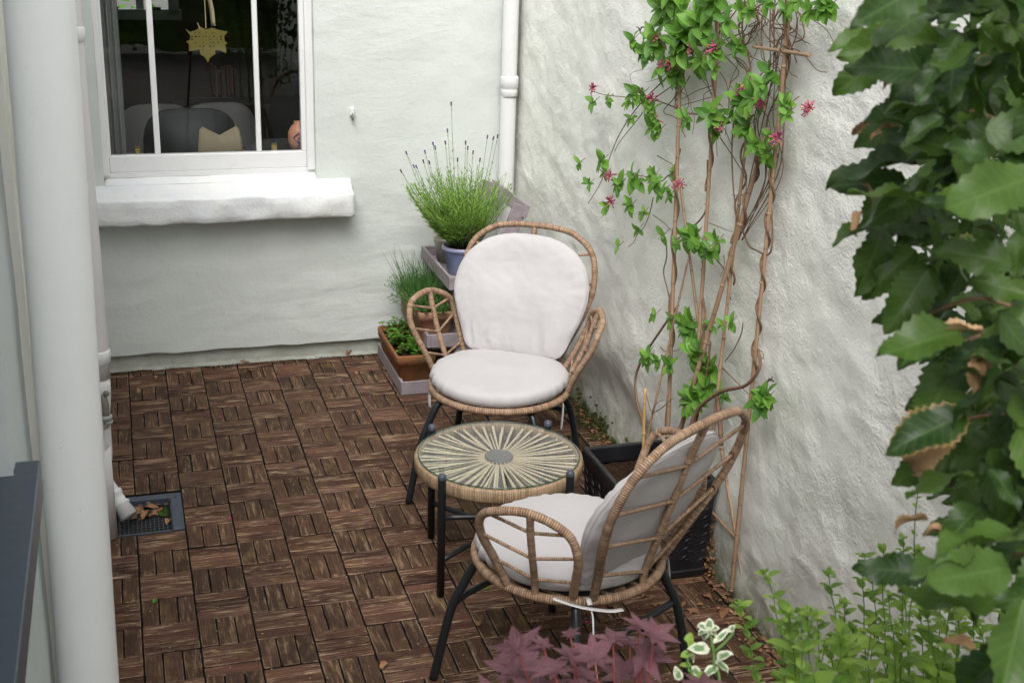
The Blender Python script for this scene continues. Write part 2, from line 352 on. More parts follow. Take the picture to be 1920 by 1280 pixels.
def leaf_mat(name, dark, light, back, vein=.25, rough=.38, trans=.25, tip=None, nveins=7, var=1.0):
    # co2 = (along 0..1, across -1..1, leaf id)
    m = N(name, rough=rough, spec=.32); v = m.attr(); x, y, z = m.sep(v)
    a = m.white(m.math('MULTIPLY', z, 9.13), '1D')
    c = m.mix(a, dark, light)
    ay = m.math('ABSOLUTE', y)
    mid = m.mr(ay, .03, .10, vein, 0)
    ph = m.math('FRACT', m.math('SUBTRACT', m.math('MULTIPLY', x, nveins), m.math('MULTIPLY', ay, 1.6)))
    vv = m.mr(m.math('ABSOLUTE', m.math('SUBTRACT', ph, .5)), .0, .16, vein*.7, 0)
    lt = tuple(min(1, k*1.9+.03) for k in light)
    c = m.mix(m.math('MAXIMUM', mid, vv), c, lt)
    c = m.mix(m.mr(m.noise(m.coord('Object'), 30, 4), .5, .75, 0, .3), c, tuple(k*1.3 for k in light))
    if tip: c = m.mix(m.math('MULTIPLY', m.mr(m.math('MAXIMUM', ay, m.math('SUBTRACT', x, .25)), .80, 1.0), m.mr(m.white(m.math('ADD', z, 1.7), '1D'), .965, .98)), c, tip)
    m.base(c); m.bump(m.math('SUBTRACT', 0, m.math('MAXIMUM', mid, vv)), .0012)
    t = m.t; tr = t.nodes.new('ShaderNodeBsdfTranslucent'); mx = t.nodes.new('ShaderNodeMixShader'); mx.inputs[0].default_value = trans
    cc = m.mix(.5, c, tuple(min(1, k*2.2) for k in light)); m.l(cc, tr.inputs[0])
    m.l(m.b.outputs[0], mx.inputs[1]); m.l(tr.outputs[0], mx.inputs[2]); m.l(mx.outputs[0], t.nodes['Material Output'].inputs[0]); return m.m
M_hb = leaf_mat('hornbeam_leaf', (.010, .032, .007), (.062, .118, .017), 0, .20, .42, .20, (.30, .19, .08), 9)
M_hs = leaf_mat('honeysuckle_leaf', (.040, .125, .018), (.17, .34, .05), 0, .22, .36, .3, None, 5)
M_mint = leaf_mat('mint_leaf', (.06, .19, .018), (.14, .33, .04), 0, .2, .45, .3, None, 5)
M_shrub = leaf_mat('shrub_leaf', (.05, .15, .02), (.36, .52, .10), 0, .15, .45, .35, None, 4)
M_lav = leaf_mat('lavender_leaf', (.11, .23, .03), (.27, .41, .07), 0, .05, .6, .25, None, 1)
M_chive = leaf_mat('chive_leaf', (.022, .075, .014), (.065, .165, .030), 0, .05, .5, .2, None, 1)
M_maple = leaf_mat('maple_leaf', (.095, .040, .050), (.19, .088, .104), 0, .35, .5, .2, None, 3)
def varieg():
    m = N('variegated_leaf', rough=.45); v = m.attr(); x, y, z = m.sep(v); e = m.math('MAXIMUM', m.math('ABSOLUTE', y), m.math('MULTIPLY', m.math('ABSOLUTE', m.math('SUBTRACT', x, .5)), 2)); e = m.math('ADD', e, m.math('MULTIPLY', m.math('SUBTRACT', m.noise(m.coord('Object'), 90, 5, .7), .5), 1.3))
    m.base(m.mix(m.mr(e, .42, .66), (.15, .25, .11), (.66, .69, .52))); return m.m
M_var = varieg()
def dead_mat(name, a, b):
    m = N(name, rough=.75, spec=.25); v = m.attr(); c = m.mix(m.white(m.math('MULTIPLY', m.sep(v)[2], 5.7), '1D'), a, b); c = m.mix(m.mr(m.noise(m.coord('Object'), 40, 5), .4, .65, 0, .5), c, tuple(k*.45 for k in a)); m.base(c); return m.m
M_dead = dead_mat('dead_leaf', (.20, .088, .038), (.38, .22, .12))
M_deadh = dead_mat('dry_hornbeam_leaf', (.34, .20, .095), (.50, .34, .19))
def bark(name, a, b, sc=30):
    m = N(name, rough=.8, spec=.2); v = m.attr(); x, y, z = m.sep(v); c = m.mix(m.mr(m.noise(m.comb(m.math('MULTIPLY', x, 60), m.math('MULTIPLY', y, 8), z), 1, 5, .7), .35, .65), a, b); m.base(c); m.bump(m.noise(m.comb(m.math('MULTIPLY', x, 90), m.math('MULTIPLY', y, 12), z), 1, 4), .001); return m.m
M_stem = bark('vine_stem', (.12, .070, .045), (.25, .155, .10))
M_twig = bark('hornbeam_twig', (.16, .09, .055), (.32, .20, .13))
def cane_mat(name, a, b, node):
    m = N(name, rough=.45, spec=.4); v = m.attr(); x, y, z = m.sep(v)
    c = m.mix(m.mr(m.noise(m.comb(m.math('MULTIPLY', x, 6), m.math('MULTIPLY', y, 6), z), 1, 5, .6), .35, .65), a, b)
    fr = m.math('FRACT', m.math('ADD', m.math('DIVIDE', x, .19), z)); c = m.mix(m.mr(m.math('ABSOLUTE', m.math('SUBTRACT', fr, .5)), 0, .02, .8, 0), c, node)
    m.base(c); return m.m
M_cane = cane_mat('bamboo', (.27, .165, .10), (.40, .27, .175), (.14, .08, .05))
M_cane_new = cane_mat('bamboo_fresh', (.42, .25, .09), (.52, .33, .13), (.25, .14, .05))
M_gstem = N('green_stem', (.11, .21, .05), .5).m
M_rstem = N('red_stem', (.30, .06, .05), .5).m
def petal():
    m = N('petal', rough=.5); a = m.white(m.math('MULTIPLY', m.sep(m.attr())[2], 3.1), '1D'); m.base(m.ramp(a, [(0, (.22, .035, .10)), (.5, (.42, .09, .20)), (.8, (.48, .12, .11)), (1, (.62, .32, .16))])); return m.m
M_petal = petal()
M_lavf = N('lavender_flower', (.13, .075, .24), .7).m
M_bud = N('dark_bud', (.075, .05, .055), .8).m
M_gold = N('gold_card', (.23, .17, .04), .45, .5, .25).m
M_ink = N('ink', (.06, .035, .01), .6).m

# ------------------------------------------------------------------ leaf builders
_lid = [0.0]
def leaf(mb, p, d, up, L, W, prof='ov', curl=.25, fold=.18, n=6, m=0, teeth=0, wave=0, cols=1, curl0=0):
    """leaf blade: starts at p, heads along d, face towards up; co2=(along, across, id)"""
    d = V(d).normalized(); up = V(up); up = (up-d*up.dot(d)); up = up.normalized() if up.length > 1e-4 else d.orthogonal().normalized(); s = d.cross(up)
    _lid[0] += 1.0; lid = _lid[0]; rows = []; q = V(p); dd = d.copy(); uu = up.copy(); st = L/n
    for i in range(n+1):
        t = i/n
        if prof == 'ov': wv = math.sin(math.pi*min(1, t**.75))**.8*(1 if t < .999 else 0)
        elif prof == 'hb': wv = (2.05*t**.55*(1-t)**.85) if 0 < t < 1 else 0
        elif prof == 'lan': wv = math.sin(math.pi*t**.6)**1.1 if 0 < t < 1 else 0
        elif prof == 'rd': wv = math.sin(math.pi*t**.85)**.5 if 0 < t < 1 else 0
        elif prof == 'bl': wv = (1-t)**.5
        row = []
        for c in range(-cols, cols+1):
            f = c/cols; e = wv*W*.5*f
            if teeth and abs(c) == cols and 0 < i < n: e *= 1+(teeth if i % 2 else -teeth)
            h = fold*abs(e)+wave*L*.06*math.sin(t*11+lid)*abs(f)+ (wave*L*.035*math.sin(t*n*math.pi)*abs(f) if cols > 1 else 0)
            row.append(mb.vert(q+s*e+uu*h, (t, f, lid)))
        rows.append(row)
        a = (curl0+(curl)*t)*1.6/n; dd2 = (dd*math.cos(a)-uu*math.sin(a)).normalized(); uu = (uu*math.cos(a)+dd*math.sin(a)).normalized(); dd = dd2; q = q+dd*st
    for i in range(n):
        for c in range(2*cols): mb.face((rows[i][c], rows[i][c+1], rows[i+1][c+1], rows[i+1][c]), m)
def rdir(rn, zmin=-1, zmax=1):
    z = rn.uniform(zmin, zmax); a = rn.uniform(0, 2*math.pi); k = math.sqrt(max(0, 1-z*z)); return V((k*math.cos(a), k*math.sin(a), z))

# ================================================================== SETTING
def grid_mesh(mb, us, vs_, f, skip=None, m=0, flip=False):
    ids = [[mb.vert(f(u, v), (u, v, 0)) for u in us] for v in vs_]
    for j in range(len(vs_)-1):
        for i in range(len(us)-1):
            if skip and skip((us[i]+us[i+1])/2, (vs_[j]+vs_[j+1])/2): continue
            q = (ids[j][i], ids[j][i+1], ids[j+1][i+1], ids[j+1][i]); mb.face(q[::-1] if flip else q, m)
def lin(a, b, st):
    n = max(1, int(math.ceil((b-a)/st))); return [a+(b-a)*i/n for i in range(n+1)]
b = MB(); b.box((0, 0, -.16), (60, 60, .10)); b.build('ground', M_ground, kind='structure')

# --- wooden deck tiles: 150 x 143 mm cells, three slats each, laid basket-weave
CX, CY = .15, .15*.953
b = MB(); sid = 0
DRAIN = (-.075, .15, 7, 9)
for c in range(-2, 14):
    for r in range(-2, 26):
        if c <= 0 and 7 <= r < 9: continue
        x0, y1 = c*CX, -r*CY
        tilt = U(-.0018, .0018); dz = U(-.0020, .0020)
        for k in range(3):
            sid += 1; idv = sid*.137
            if (c+r) % 2 == 0:     # slats run along y
                wx = CX/3; cx = x0+wx*(k+.5); hx = wx/2-.0017; hy = CY/2-.0012; cy = y1-CY/2
                cen = V((cx, cy, -.009+dz+U(-.0009, .0009)+tilt*(k-1))); h = V((hx-(0.0014 if k != 1 else 0), hy, .009)); grain = 1
            else:
                wy = CY/3; cx = x0+CX/2; hx = CX/2-.0024; hy = wy/2-(.0009 if U(0, 1) < .75 else .0018); cy = y1-wy*(k+.5)
                cen = V((cx, cy, -.009+dz+U(-.0009, .0009)+tilt*(k-1))); h = V((hx, hy, .009)); grain = 0
            n0 = len(b.v); rot = Matrix.Rotation(U(-.004, .004), 3, 'Z')
            b.box(cen, h, rot, bev=.0018, sm_=1, bm_=2)  # slat sides near-black: grime, with the slot shade put into the colour
            for i in range(n0, len(b.v)):
                p = b.v[i]; b.a[i] = ((p[1], p[0], idv+1000) if grain else (p[0], p[1], idv))
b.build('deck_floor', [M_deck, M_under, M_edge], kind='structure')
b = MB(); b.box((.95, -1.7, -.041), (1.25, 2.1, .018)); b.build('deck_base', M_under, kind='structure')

# --- back wall of the house (window opening left free)
WY = .20
OX0, OX1, OZ0 = -.038, .814, .80
b = MB()
def fback(x, z):
    u = .0035*fbm(V((x*2.2, 3.1, z*2.2)), 3)+.0030*fbm(V((x*5, 8.1, z*13)), 4)
    y = WY+u
    if z < .085: y += 0
    return (x, y, z)
def fback_low(x, z): return (x, WY+.0035*fbm(V((x*2.2, 3.1, z*2.2)), 3), z+.007*fbm(V((x*6, 1, 0)), 4) if z < .08 else z)
xs = [-4.0, -2, -.8]+lin(-.4, OX0, .02)[0:]+lin(OX0, OX1, .02)[1:]+lin(OX1, 1.74, .02)[1:]
zs = lin(.072, OZ0, .02)+lin(OZ0, 2.3, .03)[1:]+[2.6, 3.2, 4.2]
grid_mesh(b, xs, zs, lambda x, z: fback_low(x, z) if z < .1 else fback(x, z), lambda x, z: OX0 < x < OX1 and z > OZ0 and z < 2.3)
# reveals round the opening and the drip edge at the foot
for x, fl in ((OX0, True), (OX1, False)):
    grid_mesh(b, [WY, WY+.06, WY+.12], lin(OZ0, 2.3, .05), lambda y, z, x=x: (x+.002*fbm(V((z*9, y*9, x)), 2), y, z), None, 0, fl)
grid_mesh(b, xs, [0, .02], lambda x, v: (x, WY+.0035*fbm(V((x*2.2, 3.1, .072*2.2)), 3)+v*1.6, .072+.007*fbm(V((x*6, 1, 0)), 4)), None, 0, True)
b.build('house_wall', M_back, label='pale sage green rendered house wall with the sash window in it', category='wall')
b = MB()
grid_mesh(b, lin(-.4, 1.80, .02), [-.05, 0, .02, .04, .06, .09], lambda x, z: (x, WY+.026+.004*fbm(V((x*5, z*7, 2)), 3)+(.004 if z > .05 else 0), z))
grid_mesh(b, lin(-.4, 1.80, .02), [0, .5, 1], lambda x, v: (x, WY-.012+v*.04+.006*fbm(V((x*7, 5, v)), 3), .004+.004*v+.004*fbm(V((x*12, 1, v*3)), 3)))
b.build('wall_plinth', M_plinth, label='narrow grey cement plinth strip along the foot of the house wall', category='plinth')

# --- garden wall on the right, rough cast, undercut near its foot at the back
def sstep(a, b_, x):
    t = max(0, min(1, (x-a)/(b_-a))); return t*t*(3-2*t)
def fright(y, z):
    x = 1.690-.016*sstep(-.6, -2.6, y)-.010*sstep(.9, .2, z)*sstep(-1.9, -2.5, y)
    edge = .205+.155*sstep(-.45, -1.0, y)-.17*sstep(-1.05, -1.75, y)+.02*fbm(V((y*5, 2, 1)), 3)
    x += .048*sstep(edge+.05, edge-.16, z)*sstep(-2.1, -1.3, y)
    x += .008*fbm(V((3, y*1.5, z*1.5)), 3)
    yy = y*.97+z*.24; zz = -y*.24+z*.97      # trowel drag, slanting
    x += .0022*fbm(V((7, yy*4.0, zz*9)), 4)+.0045*fbm(V((9, y*7, z*9)), 5)
    r = 1-abs(fbm(V((5, yy*1.6+1, zz*4)), 3)); x -= .0035*max(0, r-.95)/.05*sstep(.05, .35, fbm(V((2, y*3, z*3)), 2))
    return (x, y, z)
b = MB()
grid_mesh(b, [-8, -5.5, -4.4]+lin(-3.7, .26, .0125), lin(-.05, 1.95, .0125)+[2.1, 2.4, 2.9], fright, None, 0, True)
b.box((1.98, -3.9, 1.42), (.20, 4.1, 1.475), m=0)
b.build('garden_wall', M_right, label='tall rough cast garden wall with climbing plant, pale grey green', category='wall')

# --- mortar strip in the corner between downpipe and garden wall
b = MB()
grid_mesh(b, lin(0, 1, .1), lin(.0, 2.2, .02), lambda u, z: (1.655+.05*u+.006*fbm(V((z*9, u*2, 1)), 3), WY-.008-.012*u+.007*fbm(V((u*4, z*14, 2)), 4), z))
b.build('corner_mortar', M_mortar, label='strip of bare grey crumbling mortar filling the corner behind the downpipe', category='mortar')

# --- left wall of the house with the window whose sill we see from above
LX = -.15
b = MB()
LY0, LY1, LZ0, LZ1 = -4.6, -3.215, 1.10, 2.3
ys = [-8, -6]+lin(LY0, LY1, .06)+lin(LY1, .22, .03)[1:]; zz = lin(-.05, LZ0, .04)+lin(LZ0, LZ1, .08)[1:]+[2.5]
grid_mesh(b, ys, zz, lambda y, z: (LX+.003*fbm(V((1, y*4, z*4)), 3)-.004*math.exp(-((y-LY1)/.01)**2), y, z), lambda y, z: LY0 < y < LY1 and LZ0 < z < LZ1)
grid_mesh(b, [LX, LX-.05, LX-.10], lin(LZ0, LZ1, .05), lambda x, z: (x, LY1+.002*fbm(V((x*20, z*9, 1)), 2), z))
b.box((-.40, -1.5, 1.2), (.245, 1.6, 1.25)); b.box((-.40, -6.3, 1.2), (.245, 1.6, 1.25)); b.box((-.45, -4, .5), (.245, 1.5, .58)); b.box((-.45, -4, 2.4), (.245, 1.5, .12))
b.build('side_wall', M_left, label='pale blue grey rendered wall at the left edge behind the pipes', category='wall')
t = empty('side_window', (LX, -3.9, LZ0), label='dark window at the far left with wide anthracite sill', category='window')
def rel(o, t):   # parent keeping world place
    o.parent = t; o.matrix_parent_inverse = t.matrix_world.inverted(); return o
bpy.context.view_layer.update()
def P(mb, name, mats, t, **k):
    """build a part in world coordinates under thing t"""
    Mi = (Matrix.Translation(t.location) @ t.rotation_euler.to_matrix().to_4x4()).inverted()
    mb.v = [tuple(Mi @ V(p)) for p in mb.v]; return mb.build(name, mats, t, **k)
b = MB(); b.box((LX-.025, -3.965, LZ0-.010), (.060, .80, .012), bev=.002); b.box((LX+.028, -3.965, LZ0-.032), (.006, .80, .030), bev=.001); P(b, 'sill', M_anth, t)
b = MB(); b.box((LX-.105, LY1-.02, 1.7), (.02, .02, .6), bev=.003); b.box((LX-.105, -3.9, LZ0+.035), (.02, .66, .02), bev=.003); P(b, 'frame', M_anth, t)
b = MB(); b.box((LX-.11, -3.9, 1.7), (.004, .68, .58)); P(b, 'pane', N('dark_glass', (.01, .012, .014), .08).m, t)

# ================================================================== PIPES AND FITTINGS ON THE LEFT
def tag(o, label, cat, group=None, kind=None):
    o['label'] = label; o['category'] = cat
    if group: o['group'] = group
    if kind: o['kind'] = kind
    return o
t = empty('soil_pipe', (-.069, -2.93, 0), label='very thick pale grey vertical pipe in the left foreground, out of focus', category='pipe')
b = MB(); b.tube([(-.069-.016*(1.76-z*.05), -2.93, z*.05) for z in range(-1, 50)], .053, 40, step=.05, smooth=False); P(b, 'pipe', M_pipe, t)
b = MB()
for z in (.25,): b.lathe([(.057, z-.02), (.060, z-.018), (.060, z+.018), (.057, z+.02)], (-.069, -2.93, 0), 32); b.box((-.13, -2.93, z), (.03, .012, .016))
P(b, 'bracket', M_pipe, t)
# board and cable on the wall behind the pipe
p1 = onX(40, 640, LX); b = MB(); b.box((LX+.006, -2.83, 1.2), (.008, .055, 1.25), bev=.002); tag(b.build('trim_board', M_cable), 'flat cream painted strip running up the left wall beside the thick pipe', 'trim')
p2 = onX(58, 640, LX+.012)
b = MB(); b.tube([(LX+.014+.0015*math.sin(z*1.7), p2.y-.012*math.sin(z*.9+.5), z*.1) for z in range(0, 26)], .0095, 10, step=.05); tag(b.build('wall_cable', M_cable), 'thin cream cable pipe running up beside the thick foreground pipe', 'cable')
# second downpipe further back
px2, py2 = -.077, -1.2
t = empty('side_downpipe', (px2, py2, 0), label='slimmer white painted downpipe behind the thick foreground pipe', category='pipe')
b = MB(); b.tube([(px2, py2, z*.1) for z in range(5, 26)], .033, 24, step=.1, smooth=False); b.tube([(px2, py2, .50), (px2, py2, .44), (px2-.006, py2-.005, .40), (px2-.012, py2-.01, .34)], .031, 20); P(b, 'pipe', M_pipe2, t)
b = MB()
for z in (1.54, .572): b.lathe([(.034, z-.022), (.038, z-.019), (.038, z+.016), (.035, z+.02)], (px2, py2, 0), 28); P(b, 'collar', M_white, t); b = MB()

t = empty('waste_pipe', (-.085, -1.3, 0), label='short grey waste pipe standing beside the drain with sloped open top', category='pipe')
b = MB(); b.lathe([(.030, .004), (.030, .30), (.027, .302), (.027, .05)], (-.088, -1.3, 0), 24)
for i, p in enumerate(b.v):
    if p[2] > .28: b.v[i] = (p[0], p[1], p[2]+.4*(p[0]+.088)-.02*0)
P(b, 'pipe', M_pipe2, t)
b = MB(); b.tube([(-.083, -1.12, .34), (-.083, -1.13, .26), (-.084, -1.15, .20)], .026, 16); b.tube([(-.084, -1.15, .22), (-.088, -1.17, .02)], .022, 14); P(b, 'elbow', M_white, t)
# brass and grey valve
t = empty('garden_valve', (-.06, -1.24, .4), label='small weathered metal valve with grey hose clip beside the white pipe', category='valve')
M_tarn = paint('tarnished', (.17, .16, .13), .4, .5, (.30, .26, .18))
b = MB(); b.tube([(-.073, -1.23, .455), (-.066, -1.24, .425), (-.066, -1.245, .39)], .012, 12); b.ball((-.060, -1.24, .462), .010, 8); P(b, 'body', M_tarn, t)
b = MB(); b.lathe([(.017, -.006), (.019, -.004), (.019, .006), (.017, .008)], (-.066, -1.245, .385), 16); b.lathe([(.013, -.018), (.014, -.012), (.013, -.006)], (-.060, -1.245, .382), 14); P(b, 'clip', paint('zinc', (.36, .36, .34), .4), t)
# overflow spout over the drain
t = empty('drain_spout', (-.03, -1.15, 0), label='short white plastic spout with flared collar pointing into the drain', category='spout')
b = MB()
p0, p1 = V((-.085, -1.12, .115)), V((-.022, -1.19, .012)); ax = (p1-p0).normalized(); rot = ax.to_track_quat('Z', 'Y').to_matrix(); Ln = (p1-p0).length
b.lathe([(.020, 0), (.020, Ln*.30), (.026, Ln*.32), (.026, Ln*.42), (.022, Ln*.44), (.023, Ln*.62), (.029, Ln*.64), (.029, Ln*.69), (.025, Ln*.71), (.030, Ln*1.0), (.026, Ln*1.0), (.02, Ln*.75)], p0, 24, rot=rot)
P(b, 'spout', M_white, t)

# --- floor drain
t = empty('floor_drain', (0, -1.15, 0), label='square dark floor drain let into the deck, full of leaves', category='drain')
b = MB(); dx0, dx1, dy0, dy1 = -.145, .148, -1.305, -1.036
b.box(((dx0+dx1)/2, dy1-.016, .000), ((dx1-dx0)/2, .016, .006), bev=.001); b.box((dx1-.018, (dy0+dy1)/2-.016, .001), (.018, (dy1-dy0)/2-.016, .006), bev=.001)
b.box(((dx0+dx1)/2-.019, dy0+.004, -.002), ((dx1-dx0)/2-.019, .004, .004)); b.box(((dx0+dx1)/2, (dy0+dy1)/2, -.056), ((dx1-dx0)/2, (dy1-dy0)/2, .003))
for yy in (dy0+.003, dy1-.036): b.box(((dx0+dx1)/2-.019, yy, -.03), ((dx1-dx0)/2-.019, .002, .024))
b.box((dx1-.037, (dy0+dy1)/2, -.03), (.002, (dy1-dy0)/2-.01, .024)); P(b, 'frame', M_anth, t)
b = MB()
for i in range(18): b.box((dx0+.012+i*.0135, (dy0+dy1)/2-.012, -.024), (.0021, (dy1-dy0)/2-.022, .004))
for i in range(13): b.box(((dx0+dx1)/2-.019, dy0+.016+i*.0175, -.023), ((dx1-dx0)/2-.02, .0021, .0035))
P(b, 'grate', paint('grate_iron', (.035, .038, .043), .5), t)
# muck and leaves caught in it
b = MB(); rn = random.Random(3)
for i in range(260):
    x = rn.uniform(dx0+.01, dx1-.09-.0) if rn.random() < .8 else rn.uniform(dx0, dx1-.04); y = rn.uniform(dy0+.02, dy1-.05)
    if x > -.0 and y < -1.19: continue
    b.ball((x, y, -.031+rn.uniform(-.002, .008)), rn.uniform(.003, .009), 5, sc=(1, rn.uniform(.6, 1.4), .6))
tag(b.build('drain_muck', M_soil), 'black silt lying on the drain grate', 'silt', kind='stuff')

# ================================================================== DOWNPIPE IN THE FAR CORNER
cx, cy = 1.636, .150
t = empty('corner_downpipe', (cx, cy, 0), label='white painted downpipe in the far corner with joint at mid height', category='pipe')
b = MB(); b.tube([(cx-.002, cy, z*.1) for z in range(0, 38)], .0335, 24, step=.1, smooth=False); P(b, 'pipe', M_white, t)
b = MB(); zc = 1.185
b.lathe([(.0345, zc-.040), (.0365, zc-.038), (.0365, zc-.012), (.0345, zc-.008), (.0385, zc-.004), (.0395, zc+.036), (.0375, zc+.042), (.034, zc+.045)], (cx, cy, 0), 28); b.box((cx, cy+.035, zc), (.02, .02, .012)); P(b, 'joint', M_white, t)
b = MB(); b.lathe([(.0340, zc-.047), (.0352, zc-.046), (.0352, zc-.041), (.0340, zc-.040)], (cx, cy, 0), 24); P(b, 'seal', M_mortar, t)
# wall hook
t = empty('wall_hook', (.966, WY, 1.075), label='small white hook fixed to the house wall beside the window', category='hook')
b = MB(); b.box((.966, WY-.010, 1.082), (.009, .012, .017), bev=.003); P(b, 'plate', M_white, t)
b = MB(); b.tube([(.966, WY-.02, 1.075), (.966, WY-.032, 1.062), (.966, WY-.024, 1.050), (.966, WY-.012, 1.052)], .004, 8); P(b, 'hook', M_tarn, t)

# ================================================================== SASH WINDOW
FY = WY+.055
t = empty('sash_window', (.39, FY, .83), label='white sash window with two glazing bars above a thick stone sill', category='window')
b = MB()      # box frame: outer linings
b.box((OX0+.010, FY+.02, 1.6), (.0135, .030, .77), bev=.002); b.box((OX1-.013, FY+.02, 1.6), (.0165, .030, .77), bev=.002); b.box((.39, FY+.03, .829), (.43, .030, .010))
P(b, 'frame', M_white, t)
xl, xr = OX0+.0235, OX1-.0295
b = MB(); b.box(((xl+xr)/2, FY+.030, .873), ((xr-xl)/2, .020, .034), bev=.003); b.box((xl+.0045, FY+.030, 1.6), (.0045, .020, .693), bev=.001); b.box((xr-.010, FY+.030, 1.6), (.010, .020, .693), bev=.002)
P(b, 'sash', M_white, t)
for x0, wd in ((.178, .0115), (.588, .0105)):
    b = MB(); b.box((x0, FY+.030, 1.6), (wd, .012, .693), bev=.003); P(b, 'glazing_bar', M_white, t)
xs3 = [xl+.009, .178, .588, xr-.02]
for i in range(3):
    b = MB(); b.box(((xs3[i]+xs3[i+1])/2, FY+.034, 1.6), ((xs3[i+1]-xs3[i])/2, .0015, .693)); P(b, 'pane', M_pane, t)
for x in (.10, .655):
    b = MB(); b.box((x, FY+.058, .914), (.011, .008, .010), bev=.002); b.box((x, FY+.062, .926), (.011, .002, .010)); P(b, 'sash_lift', N('brass', (.45, .32, .10), .3, .5, 1).m if x < .5 else bpy.data.materials['brass'], t)
# stone sill
b = MB(); X0, X1 = -.115, .956
us = lin(X0, X1, .012)
def sillp(x, v):     # profile from under the frame, over the top, down the face and back
    prof = [(FY+.02, .820), (FY-.002, .818), (WY-.002, .797), (.15, .778), (.108, .766), (.093, .761), (.0895, .752), (.0895, .72), (.090, .69), (.091, .664), (.097, .655), (.12, .652), (WY+.02, .652)]
    y, z = prof[v]; e = .0070 if 2 < v < 11 else .0015
    nn = V((x*9, y*18, z*14)); k = fbm(nn, 4)
    inside = OX0-.002 < x < OX1+.002
    if v <= 2 and not inside: z = .800-.0
    y += (e*k*1.3 if v > 4 else 0)+ .0035*fbm(V((x*2.5, 1, 2)), 2)*(v > 3); z += e*fbm(nn+V((5, 5, 5)), 4)*1.2
    dx = min(x-X0, X1-x)
    if dx < .012 and v > 2: y += (.012-dx)*.5 if v < 11 else 0; z += -(.012-dx)*.4 if v < 7 else (.012-dx)*.4
    return (x, y, z)
ids = [[b.vert(sillp(x, v), (x, v, 0)) for v in range(13)] for x in us]
for i in range(len(us)-1):
    for v in range(12): b.face((ids[i][v], ids[i][v+1], ids[i+1][v+1], ids[i+1][v]))
b.face(ids[0][2:][::-1], 0, False); b.face(ids[-1][2:], 0, False)
P(b, 'sill', M_sill, t)

# --- room behind the window
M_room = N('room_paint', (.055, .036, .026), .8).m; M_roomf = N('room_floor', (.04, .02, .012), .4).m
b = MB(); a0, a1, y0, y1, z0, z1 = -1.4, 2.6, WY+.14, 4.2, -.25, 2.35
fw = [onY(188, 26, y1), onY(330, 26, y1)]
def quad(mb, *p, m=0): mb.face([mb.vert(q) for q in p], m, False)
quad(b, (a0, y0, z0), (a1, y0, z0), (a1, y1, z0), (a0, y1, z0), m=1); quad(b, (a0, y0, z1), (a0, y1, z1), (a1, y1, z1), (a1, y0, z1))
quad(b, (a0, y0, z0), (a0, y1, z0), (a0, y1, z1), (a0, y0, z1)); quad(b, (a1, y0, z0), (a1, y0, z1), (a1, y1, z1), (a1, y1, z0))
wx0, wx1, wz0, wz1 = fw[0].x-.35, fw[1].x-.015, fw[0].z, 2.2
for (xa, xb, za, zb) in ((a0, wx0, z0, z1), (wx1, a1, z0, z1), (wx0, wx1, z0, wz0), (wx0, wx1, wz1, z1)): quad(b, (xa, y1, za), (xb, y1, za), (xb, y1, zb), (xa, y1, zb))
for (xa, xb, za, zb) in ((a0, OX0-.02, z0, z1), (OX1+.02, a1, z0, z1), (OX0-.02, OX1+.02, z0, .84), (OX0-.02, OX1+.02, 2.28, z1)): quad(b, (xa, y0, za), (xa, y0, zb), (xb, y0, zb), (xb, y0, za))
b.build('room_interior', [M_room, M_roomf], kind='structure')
t = empty('far_window', ((wx0+wx1)/2, y1, wz0), label='small white window on the far side of the dark room with greenery beyond', category='window')
b = MB(); ft = .05
b.box(((wx0+wx1)/2, y1-.02, wz0), ((wx1-wx0)/2+ft, .04, .035), bev=.004); b.box((wx0, y1-.02, (wz0+wz1)/2), (.04, .04, (wz1-wz0)/2)); b.box((wx1, y1-.02, (wz0+wz1)/2), (.035, .04, (wz1-wz0)/2)); b.box((onY(262, 10, y1).x, y1-.01, (wz0+wz1)/2), (.025, .02, (wz1-wz0)/2)); P(b, 'frame', M_white, t)
for q in (213, 293):
    b = MB(); c = onY(q, 17, y1-.05); b.box(c, (.03, .01, .012), bev=.003); P(b, 'catch', M_black, t)
b = MB()
rn = random.Random(5)
for i in range(700):
    p = V((rn.uniform(-1.8, 1.6), 6.2+rn.uniform(-.4, .5), rn.uniform(.6, 2.6))); leaf(b, p, rdir(rn), rdir(rn, .2, 1), .10, .05, n=3)
tag(b.build('far_hedge', M_mint), 'bright green hedge seen through the window across the room', 'hedge')
